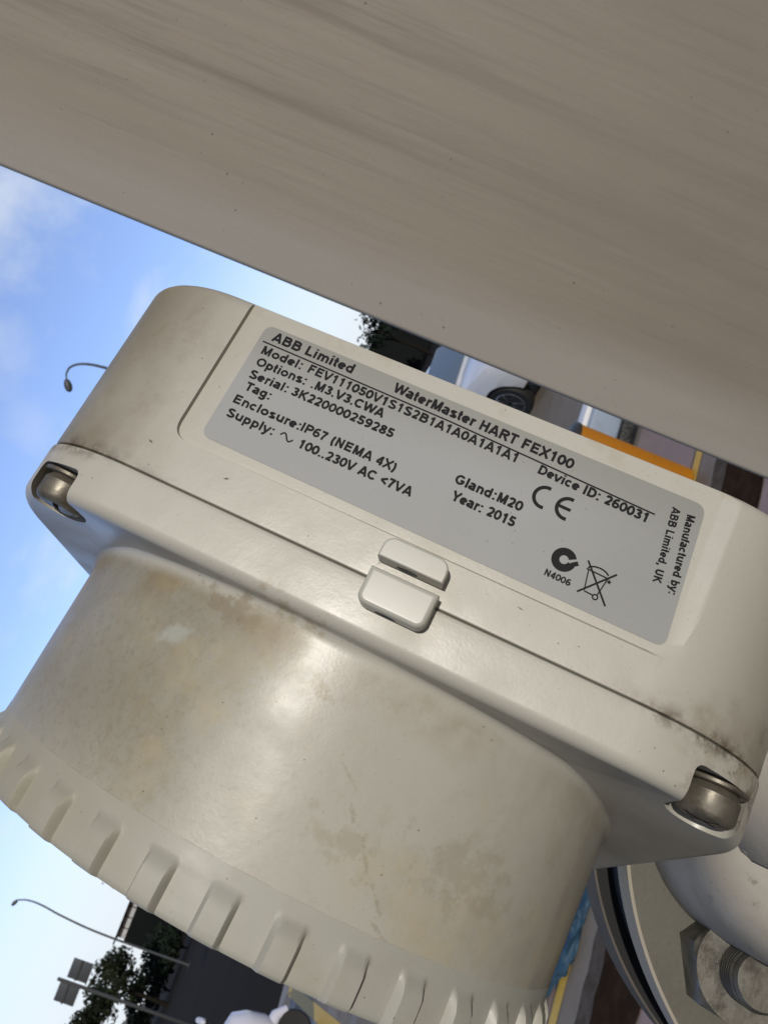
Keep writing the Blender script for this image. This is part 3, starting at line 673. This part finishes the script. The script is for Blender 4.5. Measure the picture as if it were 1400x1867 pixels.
#BACKGROUND
# ---------------------------------------------------------------- ground
a = Mat('dark asphalt', (0.0195, 0.0150, 0.0108), 0.95, 0, 0.05); a.mix(a.ramp(a.noise(0.25, 6), .35, .7, 0, .8), (0.024, 0.019, 0.014)); a.mix(a.ramp(a.noise(30, 4), .5, .8, 0, .4), (0.032, 0.029, 0.026)); M['asphalt'] = a.m
a = Mat('yard concrete', (0.21, 0.178, 0.138), 0.85, 0, .25); a.mix(a.ramp(a.noise(0.8, 7, .6), .4, .65, 0, .8), (0.265, 0.222, 0.172)); a.mix(a.ramp(a.noise(2.2, 6, .6, a.coords(loc=(4, 1, 0))), .5, .7, 0, .6), (0.13, 0.11, 0.086)); a.mix(a.ramp(a.noise(60, 5), .5, .8, 0, .4), (0.12, 0.11, 0.10)); a.rough(a.noise(1.4, 4), .45, .85); M['concrete'] = a.m
a = Mat('pink paving', (0.30, 0.215, 0.19), 0.8); a.mix(a.ramp(a.noise(3, 6), .4, .7, 0, .7), (0.36, 0.28, 0.25)); a.mix(a.ramp(a.noise(50, 5), .5, .8, 0, .5), (0.18, 0.13, 0.11)); M['paving'] = a.m
a = Mat('kerb face shade', (0.022, 0.0105, 0.004), 0.95, 0, 0.1); a.mix(a.ramp(a.noise(9, 6), .4, .7, 0, .7), (0.05, 0.028, 0.013)); M['kerb_shade'] = a.m
a = Mat('yellow road paint', (0.62, 0.40, 0.06), 0.6); a.mix(a.ramp(a.noise(25, 7, .7), .52, .7, 0, .7), (0.36, 0.26, 0.10)); M['yellow'] = a.m
a = Mat('white road paint', (0.72, 0.73, 0.74), 0.6); a.mix(a.ramp(a.noise(25, 7, .7), .52, .75, 0, .6), (0.42, 0.41, 0.40)); M['white_paint'] = a.m
a = Mat('drain iron', (0.03, 0.03, 0.03), 0.6, 0.4); a.mix(a.ramp(a.noise(40, 5), .45, .7), (0.10, 0.095, 0.09)); M['iron'] = a.m
a = Mat('added dark ground', (0.03, 0.027, 0.023), 0.9, 0.0, 0.2); a.mix(a.ramp(a.noise(30, 5), .4, .7, 0, .6), (0.05, 0.045, 0.04)); M['dark_ground'] = a.m
a = Mat('kerb half shade', (0.10, 0.082, 0.065), 0.9, 0, .2); a.mix(a.ramp(a.noise(12, 7, .65), .4, .65, 0, .8), (0.055, 0.04, 0.028)); M['half_shade'] = a.m
def structure(o): tag(o, kind='structure'); return o
structure(mesh_obj('road', [(-1500, -200, -.12), (1500, -200, -.12), (1500, 2200, -.12), (-1500, 2200, -.12)], [(0, 1, 2, 3)], M['asphalt']))
kb = [(-30, -20.35), (60, -20.35), (60, 42.9), (14, 42.9), (-7.46, 12.03)]
v, f = loft([[(x, y, -.12) for x, y in kb], [(x, y, 0.0) for x, y in kb]])
yd = structure(mesh_obj('concrete_yard', v, f, M['concrete'])); fix_normals(yd.data)
T_, N_ = Vector((.961, .2765)).normalized(), Vector((-.2765, .961)).normalized()
def band(name, s0, s1, z, mat, ragged=0.0, x0=-14, x1=14, n=160):
    V = []; 
    for k in range(n + 1):
        t = x0 + (x1 - x0) * k / n
        for s in (s0, s1):
            e = ragged * (noise.noise(Vector((t * 2.3, s, 0))) + .5 * noise.noise(Vector((t * 9, s, 3))))
            p = T_ * t + N_ * (s + e); V.append((p.x, p.y, z))
    F_ = [(2 * k, 2 * k + 2, 2 * k + 3, 2 * k + 1) for k in range(n)]
    return structure(mesh_obj(name, V, F_, mat))
band('unseen_dark_ground', -14, 2.95, .004, M['dark_ground'], 0, -14, 14)  # dark ground added out of view to cut bounce light
band('near_pavement', 2.95, 3.39, .004, M['paving'], 0, -14, 14)
band('kerb_shade_strip', 3.35, 3.76, .008, M['kerb_shade'], .05, -14, 14, 400)  # dark strip painted for the shaded front of a rounded kerb
band('half_shade_edge', 3.70, 3.90, .006, M['half_shade'], .05, -14, 14, 400)  # mid-brown band painting the kerb's fade into shade
band('yellow_edge_line', 4.085, 4.165, .004, M['yellow'], .006)
band('paved_path', 4.19, 5.17, .004, M['paving'], .01)
band('drain_channel', 5.26, 5.43, .004, M['iron'], .01)
def line_mark(name, a_, b_, wd, mat):
    a_ = Vector(a_); b_ = Vector(b_); d = (b_ - a_).normalized(); q = Vector((-d.y, d.x)) * wd / 2
    return structure(mesh_obj(name, [(*(a_ + q), .004), (*(a_ - q), .004), (*(b_ - q), .004), (*(b_ + q), .004)], [(0, 1, 2, 3)], mat))
line_mark('yellow_bay_line', (-7.15, 11.4), (-4.05, 5.9), .15, M['yellow'])

# ---------------------------------------------------------------- bollard, cloth, added filler mound
a = Mat('orange enamel', (0.36, 0.135, 0.006), 0.6, 0, .2); a.mix(a.ramp(a.noise(30, 6), .5, .75, 0, .5), (0.28, 0.10, 0.006)); M['orange'] = a.m
a = Mat('dark cap', (0.03, 0.03, 0.03), 0.5); M['dark'] = a.m
bo = empty('bollard', (0.825, 4.63, 0.0)); tag(bo, 'orange steel bollard standing at the yellow line behind the flow meter', 'bollard')
b = bmesh.new(); add_lathe(b, [(.112, .012), (.112, .735), (.108, .742)], 'Z', n=48); bm_obj('post', b, M['orange'], bo, 35)
b = bmesh.new(); add_lathe(b, [(.116, .742), (.118, .75), (.118, .768), (.10, .782), (.04, .79)], 'Z', n=48); bm_obj('cap', b, M['dark'], bo, 35)

def heap(name, loc, size, mat, seed, amp, fold):
    t = bmesh.new(); bmesh.ops.create_icosphere(t, subdivisions=5, radius=1.0)
    for q in t.verts:
        p = q.co.copy(); o_ = Vector((seed, seed * 2, 0))
        n1 = noise.noise(p * 1.6 + o_); n2 = 1 - abs(noise.noise(p * fold + o_)) * 2; n3 = 1 - abs(noise.noise(p * fold * 2.3 + o_)) * 2
        k = 1 + amp * (n1 + .55 * n2 + .25 * n3)
        q.co = Vector((p.x * size[0] * k, p.y * size[1] * k, max(p.z, -.05) * size[2] * k + .004))
    o = bm_obj(name, t, mat, None, 60); o.location = loc; return o
a = Mat('blue tarpaulin', (0.030, 0.075, 0.125), 0.6, 0, .3); a.mix(a.ramp(a.noise(6, 5), .4, .7, 0, .7), (0.012, 0.032, 0.06)); a.bump(a.noise(25, 4), .5, .01); M['tarp'] = a.m
a = Mat('black filler', (0.008, 0.009, 0.011), 0.45); M['mound'] = a.m
tag(heap('tarpaulin', (-1.72, 3.98, .005), (.30, .22, .10), M['tarp'], 1.7, .28, 2.6), 'crumpled blue tarpaulin lying on the ground beyond the grey pipe flange', 'tarpaulin')
tag(heap('filler_mound', (-1.42, 4.42, .005), (.40, .26, .16), M['mound'], 5.1, .2, 1.9), 'added black filler mound behind the blue tarpaulin', 'mound')  # black mound added to fill a dark patch of the ground

a = Mat('pale blue plastic', (0.27, 0.33, 0.42), 0.45); a.mix(a.ramp(a.noise(7, 5), .4, .7, 0, .6), (0.22, 0.26, 0.33)); M['paleblue'] = a.m
br = empty('water_barrier', (1.30, 6.12, 0.0), R(16)); tag(br, 'low pale blue plastic barrier with white top rail and dark feet', 'barrier')
b = bmesh.new(); add_box(b, (0, 0, .215), (1.5, .26, .25), None, .03, 3); bm_obj('body', b, M['paleblue'], br, 40)
b = bmesh.new(); add_box(b, (0, 0, .360), (1.52, .16, .045), None, .012, 3); bm_obj('top_rail', b, M['white_paint'], br, 40)
for x in (-.55, -.1, .35): b = bmesh.new(); add_box(b, (x, 0, .045), (.34, .34, .09), None, .012, 2); bm_obj('foot', b, M['iron'], br, 40)

# ---------------------------------------------------------------- white hatchback
a = Mat('white car paint', (0.62, 0.64, 0.68), 0.22); a.p.inputs['Coat Weight'].default_value = .6; M['car'] = a.m
a = Mat('car glass', (0.10, 0.13, 0.15), 0.06, 0.0, 0.8); a.p.inputs['Coat Weight'].default_value = 1.0; M['glass'] = a.m
a = Mat('tyre rubber', (0.012, 0.012, 0.012), 0.75); M['tyre'] = a.m
a = Mat('alloy', (0.42, 0.42, 0.43), 0.3, 0.8); M['alloy'] = a.m
a = Mat('black trim', (0.010, 0.010, 0.011), 0.4); M['trim'] = a.m
a = Mat('lamp glass', (0.75, 0.76, 0.78), 0.08, 0.3); M['lampglass'] = a.m
def build_car():
    """x forward, y to the car's left, origin on the ground under the middle of the front axle"""
    root = empty('parked_car')
    # stations: x, half width, bonnet/shoulder height, bottom height
    st = [(.80, .48, .55, .30), (.76, .68, .66, .22), (.60, .80, .76, .20), (.30, .855, .86, .20), (0, .875, .92, .20), (-.45, .88, .98, .20), (-1.3, .885, .99, .20), (-2.2, .88, 1.0, .20), (-2.9, .86, 1.0, .22), (-3.25, .80, .96, .28), (-3.38, .66, .86, .34)]
    loops = []
    for x, hw, h, zb in st:
        half = [(0, zb), (hw * .80, zb), (hw * .96, zb + .06), (hw, zb + .22), (hw * 1.0, (zb + h) * .55), (hw * .97, h - .10), (hw * .90, h - .02), (hw * .70, h + .015), (hw * .35, h + .035), (0, h + .04)]
        lp = [(x, y, z) for y, z in half] + [(x, -y, z) for y, z in half[-2:0:-1]]
        loops.append(lp)
    v, f = loft(loops); me = bpy.data.meshes.new('body'); me.from_pydata(v, [], f)
    arches = []
    for ax in (0, -2.55):
        b = bmesh.new(); add_lathe(b, [(.345, -1.2), (.345, 1.2)], 'Y', (ax, 0, .30), 40); arches.append(bm_mesh(b))
    me = boolean(me, arches); body = link('body', me, M['car'], root, 35)
    # cabin
    cb = [(-.42, .74, .99, .99), (-.75, .72, .98, 1.20), (-1.12, .68, .98, 1.39), (-1.7, .655, .98, 1.45), (-2.4, .64, .98, 1.42), (-2.95, .63, .98, 1.26), (-3.2, .66, .98, 1.02)]
    loops = []
    for x, hw, z0, z1 in cb:
        half = [(0, z0), (hw + .09 if z1 > 1.1 else hw, z0), (hw + .03, z0 + (z1 - z0) * .6), (hw - .03, z1 - .02), (hw * .6, z1 + .02), (0, z1 + .03)]
        loops.append([(x, y, z) for y, z in half] + [(x, -y, z) for y, z in half[-2:0:-1]])
    v, f = loft(loops); link_ = mesh_obj('cabin', v, f, M['car'], root, 40); fix_normals(link_.data)
    def pane(name, q, th=.012):
        q = [Vector(p) for p in q]; n_ = (q[1] - q[0]).cross(q[2] - q[0]).normalized()
        v, f = loft([[tuple(p - n_ * .01) for p in q], [tuple(p + n_ * th) for p in q]]); o = mesh_obj(name, v, f, M['glass'], root); fix_normals(o.data)
    pane('windscreen', [(-.47, -.66, 1.045), (-.47, .66, 1.045), (-.80, .62, 1.265), (-1.10, .56, 1.425), (-1.10, -.56, 1.425), (-.80, -.62, 1.265)], .02)
    for s in (1, -1):
        pane('side_window', [(-.80, s * .80, 1.03), (-1.70, s * .79, 1.03), (-1.70, s * .675, 1.38), (-1.14, s * .70, 1.34)][::s], .02)
        pane('side_window', [(-1.76, s * .79, 1.03), (-2.70, s * .775, 1.03), (-2.45, s * .68, 1.35), (-1.76, s * .675, 1.38)][::s], .02)
        b = bmesh.new(); add_box(b, (-.78, s * .97, 1.07), (.12, .20, .13), None, .04, 3); bm_obj('mirror', b, M['car'], root, 40)
        b = bmesh.new(); add_box(b, (.66, s * .66, .70), (.26, .26, .15), Matrix.Rotation(R(-s * 38), 3, 'Z'), .05, 4); bm_obj('headlight', b, M['lampglass'], root, 40)
        for ax in (0, -2.55):
            wh = empty('wheel'); wh.parent = root; wh.location = (ax, s * .76, .30)
            b = bmesh.new(); add_lathe(b, [(.20, -.10), (.285, -.105), (.30, -.08), (.30, .08), (.285, .105), (.20, .10)], 'Y', n=48); bm_obj('tyre', b, M['tyre'], wh, 35)
            b = bmesh.new(); add_lathe(b, [(.205, -.06), (.205, s * .06)] if s > 0 else [(.205, .06), (.205, -.06)], 'Y', n=40)
            add_lathe(b, [(.05, s * .06), (.045, s * .10)], 'Y', n=20)
            bm_obj('hub', b, M['trim'], wh, 35)
            b = bmesh.new()
            for k in range(7):
                an = 2 * math.pi * k / 7; add_box(b, (.115 * math.cos(an), s * .085, .115 * math.sin(an)), (.19, .03, .05), Matrix.Rotation(-an, 3, 'Y'), .008)
            add_lathe(b, [(.188, s * .07), (.205, s * .10), (.196, s * .105), (.180, s * .08)], 'Y', n=40, cap=False)
            bm_obj('rim', b, M['alloy'], wh, 35)
    b = bmesh.new(); add_box(b, (.70, 0, .25), (.26, 1.3, .16), None, .05, 3); bm_obj('lower_bumper', b, M['trim'], root, 40)
    b = bmesh.new(); add_box(b, (.785, 0, .50), (.06, .80, .14), None, .02, 3); bm_obj('grille', b, M['trim'], root, 40)
    b = bmesh.new(); add_box(b, (-1.3, 0, .26), (3.6, 1.4, .12)); bm_obj('floor_pan', b, M['trim'], root)
    return root
car = build_car()
tag(car, 'white hatchback car parked facing the column on the far side of the yard', 'car')
hd = R(-60)
car.rotation_euler = (0, 0, hd)
wy = -0.80     # right front wheel sits at (2.04, 10.4)
car.location = (2.04 - (-math.sin(hd)) * wy, 10.4 - math.cos(hd) * wy, 0)

# ---------------------------------------------------------------- scooter
a = Mat('scooter paint', (0.60, 0.60, 0.68), 0.25); a.p.inputs['Coat Weight'].default_value = .5; M['scooter'] = a.m
def build_scooter():
    root = empty('motor_scooter')
    for x in (0, -1.25):
        wh = empty('wheel'); wh.parent = root; wh.location = (x, 0, .23)
        b = bmesh.new(); add_lathe(b, [(.15, -.045), (.21, -.05), (.23, -.02), (.23, .02), (.21, .05), (.15, .045)], 'Y', n=36); bm_obj('tyre', b, M['tyre'], wh, 35)
        b = bmesh.new(); add_lathe(b, [(.152, -.03), (.152, .03)], 'Y', n=30); bm_obj('rim', b, M['alloy'], wh, 35)
    def blob(name, pts, rs, mat, sx=1.0):
        b = bmesh.new(); add_tube(b, pts, rs, 20)
        for q in b.verts: q.co.y *= sx
        return bm_obj(name, b, mat, root, 50)
    blob('front_shield', [(-.02, 0, .42), (-.05, 0, .55), (-.12, 0, .75), (-.17, 0, .90), (-.20, 0, .97)], [.06, .14, .19, .17, .07], M['scooter'], 1.15)
    blob('mudguard', [(.20, 0, .36), (.10, 0, .46), (-.05, 0, .49), (-.2, 0, .42)], [.04, .07, .08, .05], M['scooter'])
    blob('footboard', [(-.22, 0, .33), (-.35, 0, .30), (-.70, 0, .31)], [.11, .13, .13], M['scooter'], 1.2)
    blob('rear_body', [(-.66, 0, .42), (-.85, 0, .58), (-1.15, 0, .62), (-1.45, 0, .66), (-1.58, 0, .68)], [.12, .19, .20, .15, .05], M['scooter'])
    blob('seat', [(-.62, 0, .74), (-.80, 0, .78), (-1.15, 0, .80), (-1.42, 0, .83)], [.06, .11, .12, .06], M['trim'], 1.1)
    b = bmesh.new(); add_tube(b, [(-.24, -.34, 1.02), (-.20, -.16, 1.0), (-.19, 0, .99), (-.20, .16, 1.0), (-.24, .34, 1.02)], .018, 12); add_tube(b, [(0, 0, .25), (-.10, 0, .6), (-.19, 0, .99)], .025, 12); bm_obj('handlebar', b, M['trim'], root, 40)
    for s in (1, -1):
        b = bmesh.new(); add_tube(b, [(-.21, s * .20, 1.0), (-.19, s * .25, 1.14), (-.19, s * .27, 1.22)], .008, 8); arm = bm_obj('mirror_stalk', b, M['trim'], root, 40)
        b = bmesh.new(); bmesh.ops.create_uvsphere(b, u_segments=24, v_segments=14, radius=1.0)
        for q in b.verts: q.co = Vector((-.185 + q.co.x * .035, s * .27 + q.co.y * .085 * (1 - .15 * q.co.z), 1.25 + q.co.z * .052))
        bm_obj('mirror', b, M['scooter'], root, 50)
        b = bmesh.new(); bmesh.ops.create_uvsphere(b, u_segments=24, v_segments=14, radius=1.0)
        for q in b.verts: q.co = Vector((-.185 + q.co.x * .040, s * .27 + q.co.y * .078, 1.225 + q.co.z * .045))
        bm_obj('mirror_shell', b, M['trim'], root, 50)
    b = bmesh.new(); add_tube(b, [(-.10, 0, .84), (-.03, 0, .83), (0, 0, .825)], [.10, .085, .03], 20); bm_obj('headlight', b, M['lampglass'], root, 50)
    return root
sc = build_scooter(); tag(sc, 'pale lilac motor scooter with round mirrors parked beside the yellow bay line', 'scooter')
sc.location = (-5.93, 8.73, 0); sc.rotation_euler = (0, 0, R(35))

# ---------------------------------------------------------------- lamps, sign
a = Mat('galvanised steel', (0.07, 0.072, 0.075), 0.7, 0.2); M['galv'] = a.m
a = Mat('lamp housing', (0.06, 0.065, 0.07), 0.5); M['lamphouse'] = a.m
def street_lamp(label, loc, path, head, r0=.09, r1=.04):
    root = empty('street_lamp', loc); tag(root, label, 'street lamp', 'street lamps along the road')
    n_ = len(path); b = bmesh.new(); add_tube(b, path, [r0 + (r1 - r0) * k / (n_ - 1) for k in range(n_)], 12); bm_obj('pole', b, M['galv'], root, 40)
    h0, h1 = Vector(head[0]), Vector(head[1]); d = h1 - h0
    b = bmesh.new(); add_tube(b, [h0, h0 + d * .2, h0 + d * .55, h0 + d * .9, h1], [.05, .12, .15, .11, .03], 14)
    bm_obj('lamp_head', b, M['lamphouse'], root, 40)
    b = bmesh.new(); add_box(b, (0, 0, .02), (.4, .4, .04)); bm_obj('base', b, M['galv'], root)
def spline(pts, n=8):
    P = [Vector(p) for p in pts]; P = [2 * P[0] - P[1]] + P + [2 * P[-1] - P[-2]]; out = []
    for i in range(1, len(P) - 2):
        for k in range(n):
            t = k / n; a_, b_, c_, d_ = P[i - 1], P[i], P[i + 1], P[i + 2]
            out.append(.5 * ((2 * b_) + (c_ - a_) * t + (2 * a_ - 5 * b_ + 4 * c_ - d_) * t * t + (3 * b_ - a_ - 3 * c_ + d_) * t ** 3))
    out.append(P[-2]); return out
street_lamp('street lamp with drooping head on a hooked arm, against blue sky above the flow meter', (1.22, 30, -.12),
    spline([(0, 0, 0), (0, 0, 6), (0, 0, 11.6), (-.03, 0, 12.6), (-.19, 0, 13.25), (-.45, 0, 13.61), (-.75, 0, 13.67), (-.95, 0, 13.59)]), ((-.95, 0, 13.60), (-1.36, 0, 13.30)), .075, .025)
street_lamp('tall thin street lamp with gently bowed pole rising from the trees', (-38.5, 60, -.12),
    spline([(0, 0, 0), (0, 0, 7), (.25, 0, 10.3), (.55, 0, 12.3), (.55, 0, 13.4), (.30, 0, 14.15)]), ((.30, 0, 14.15), (-.25, 0, 14.40)), .085, .05)
a = Mat('sign back', (0.085, 0.092, 0.10), 0.5, 0.3); M['signback'] = a.m
a = Mat('sign post', (0.06, 0.06, 0.062), 0.6, 0.2); M['signpost'] = a.m
sg = empty('road_sign', (-21.45, 30, -.12)); tag(sg, 'two grey square sign panels back to us on one dark post', 'sign')
b = bmesh.new(); add_box(b, (0, 0, 2.78), (.11, .10, 5.56), None, .02); bm_obj('post', b, M['signpost'], sg, 35)
for dx, dz in ((.52, 4.86), (-.50, 5.02)):
    b = bmesh.new(); add_box(b, (dx, .10, dz), (.80, .05, .80), None, .01); p = bm_obj('panel', b, M['signback'], sg, 35)
    b = bmesh.new(); add_box(b, (dx, .05, dz + .05), (.80, .05, .07)); bm_obj('bracket', b, M['signpost'], p)

# ---------------------------------------------------------------- dark buildings beyond the road
a = Mat('dark cladding', (0.007, 0.008, 0.0085), 0.9, 0, 0.1); a.mix(a.ramp(a.noise(.12, 5), .45, .7, 0, .7), (0.011, 0.012, 0.0125)); M['clad'] = a.m
a = Mat('pale glazing', (0.55, 0.55, 0.56), 0.3); a.mix(a.ramp(a.noise(.9, 4), .4, .7, 0, .6), (0.42, 0.42, 0.43)); M['pale'] = a.m
a = Mat('dull shutter', (0.045, 0.042, 0.036), 0.6); M['shutter'] = a.m
bd = empty('warehouse', (-66, 146, -.12)); tag(bd, 'long black walled warehouse with a strip of pale windows under the roof', 'building')
b = bmesh.new(); add_box(b, (0, 0, 5.0), (48, 12, 10.0)); bm_obj('wall', b, M['clad'], bd)
b = bmesh.new(); add_box(b, (0, -.2, 11.46), (49, 13, .25)); add_box(b, (0, 0.4, 10.7), (47, 11, 1.3)); bm_obj('roof', b, M['clad'], bd)
for k in range(22):
    x = -22.9 + k * 2.08
    b = bmesh.new(); add_box(b, (x, -5.2, 10.67), (1.84, .12, 1.34)); wdw = bm_obj('window', b, M['pale'], bd)
for x, z in ((-21, 4.2), (-14, 2.2), (-4, 4.2), (6, 3), (16, 4.2)):
    b = bmesh.new(); add_box(b, (x, -6.05, z), (3.0, .1, 1.6)); bm_obj('shutter', b, M['shutter'], bd)
bd = empty('shed', (32, 80, -.12)); tag(bd, 'low black shed behind the trees beside the column', 'building')
b = bmesh.new(); add_box(b, (0, 0, 2.5), (44, 10, 5.0)); bm_obj('wall', b, M['clad'], bd)
b = bmesh.new(); add_box(b, (0, 0, 5.1), (45, 11, .25)); bm_obj('roof', b, M['clad'], bd)
b = bmesh.new(); add_box(b, (-12, -5.05, 1.6), (4, .1, 3.0)); bm_obj('door', b, M['shutter'], bd)

# ---------------------------------------------------------------- trees
a = Mat('leaves', (0.018, 0.026, 0.010), 0.8, 0, .2); a.mix(a.ramp(a.noise(.9, 4), .45, .7), (0.036, 0.046, 0.014)); a.mix(a.ramp(a.noise(.35, 3, .5, a.coords(loc=(7, 2, 1))), .40, .6, 0, .9), (0.008, 0.012, 0.006)); M['leaf'] = a.m
a = Mat('dark leaves', (0.007, 0.013, 0.008), 0.8, 0, .2); a.mix(a.ramp(a.noise(.9, 4), .45, .7), (0.016, 0.026, 0.013)); M['dleaf'] = a.m
a = Mat('bark', (0.014, 0.011, 0.008), 0.95, 0, .1); M['bark'] = a.m
def tree(label, loc, h, rx, rz, zc, mat, seed, leaves=2600, size=.20, sparse=0.0, group='trees beyond the road', name='tree', cat='tree'):
    rnd = random.Random(seed); root = empty(name, (loc[0], loc[1], -.12)); tag(root, label, cat, group)
    b = bmesh.new(); add_tube(b, [(0, 0, 0), (.1, 0, h * .3), (-.1, .1, h * .6), (.05, 0, h * .85)], [h * .028, h * .02, h * .012, h * .004], 9)
    lobes = []
    for k in range(11):
        u = rnd.uniform(0, 2 * math.pi); e = rnd.uniform(-.7, 1)
        c = Vector((math.cos(u) * rx * .62 * math.sqrt(1 - min(.95, e * e * .8)), math.sin(u) * rx * .62 * math.sqrt(1 - min(.95, e * e * .8)), zc + e * rz * .62)); lobes.append((c, rnd.uniform(.30, .52)))
        add_tube(b, [(0, 0, max(.3, c.z - rz * .7)), tuple(c * .55 + Vector((0, 0, zc * .40))), tuple(c)], [h * .011, h * .007, h * .003], 6)
    bm_obj('trunk', b, M['bark'], root, 50)
    V = []; F_ = []
    for i in range(leaves):
        c, s = rnd.choice(lobes)
        d = Vector((rnd.gauss(0, 1), rnd.gauss(0, 1), rnd.gauss(0, 1))).normalized(); q = rnd.random() ** .45
        if rnd.random() < .06 + sparse: q *= rnd.uniform(1.0, 1.3)
        p = c + Vector((d.x * rx * s, d.y * rx * s, d.z * rz * s)) * q
        u = Vector((rnd.gauss(0, 1), rnd.gauss(0, 1), rnd.gauss(0, 1))).normalized(); w_ = u.orthogonal().normalized(); l = size * rnd.uniform(.6, 1.5)
        k = len(V); V += [p - u * l, p + w_ * l * .5, p + u * l, p - w_ * l * .5]; F_.append((k, k + 1, k + 2, k + 3))
    mesh_obj('crown', V, F_, mat, root)
tree('broad green tree leaning towards the pale warehouse windows', (-53.2, 76), 8.4, 3.6, 3.2, 5.2, M['leaf'], 3)
tree('round green tree standing behind the two square sign panels', (-58.6, 75), 8.9, 3.8, 3.4, 5.4, M['leaf'], 5)
tree('largest green tree at the left end of the row', (-65.5, 77), 10.0, 4.6, 4.2, 6.0, M['leaf'], 8)
tree('loose tree whose leaf tips show under the ribbed lid edge', (-25.2, 50), 9.6, 3.4, 3.0, 6.9, M['dleaf'], 13, 1100, .17, .12)
tree('dark tree with ragged leaves close beside the beige column', (17.2, 61), 7.6, 3.4, 2.6, 4.6, M['dleaf'], 21, 2200, .2, .05)
tree('small dark tree with airy leaves just above the cover edge', (12.6, 59), 6.3, 1.9, 1.9, 4.4, M['dleaf'], 34, 650, .17, .1)
for k, (x, y, lab) in enumerate([(-46, 88, 'dark clipped shrub below the warehouse wall'), (-53.5, 86, 'dark clipped shrub between two green trees'), (-60, 88, 'dark clipped shrub under the largest tree'), (-68, 88, 'dark clipped shrub at the far left end')]):
    tree(lab, (x, y), 4.2, 4.6, 2.2, 2.3, M['dleaf'], 50 + k, 2200, .24, 0, 'shrubs below the trees', 'shrub', 'shrub')
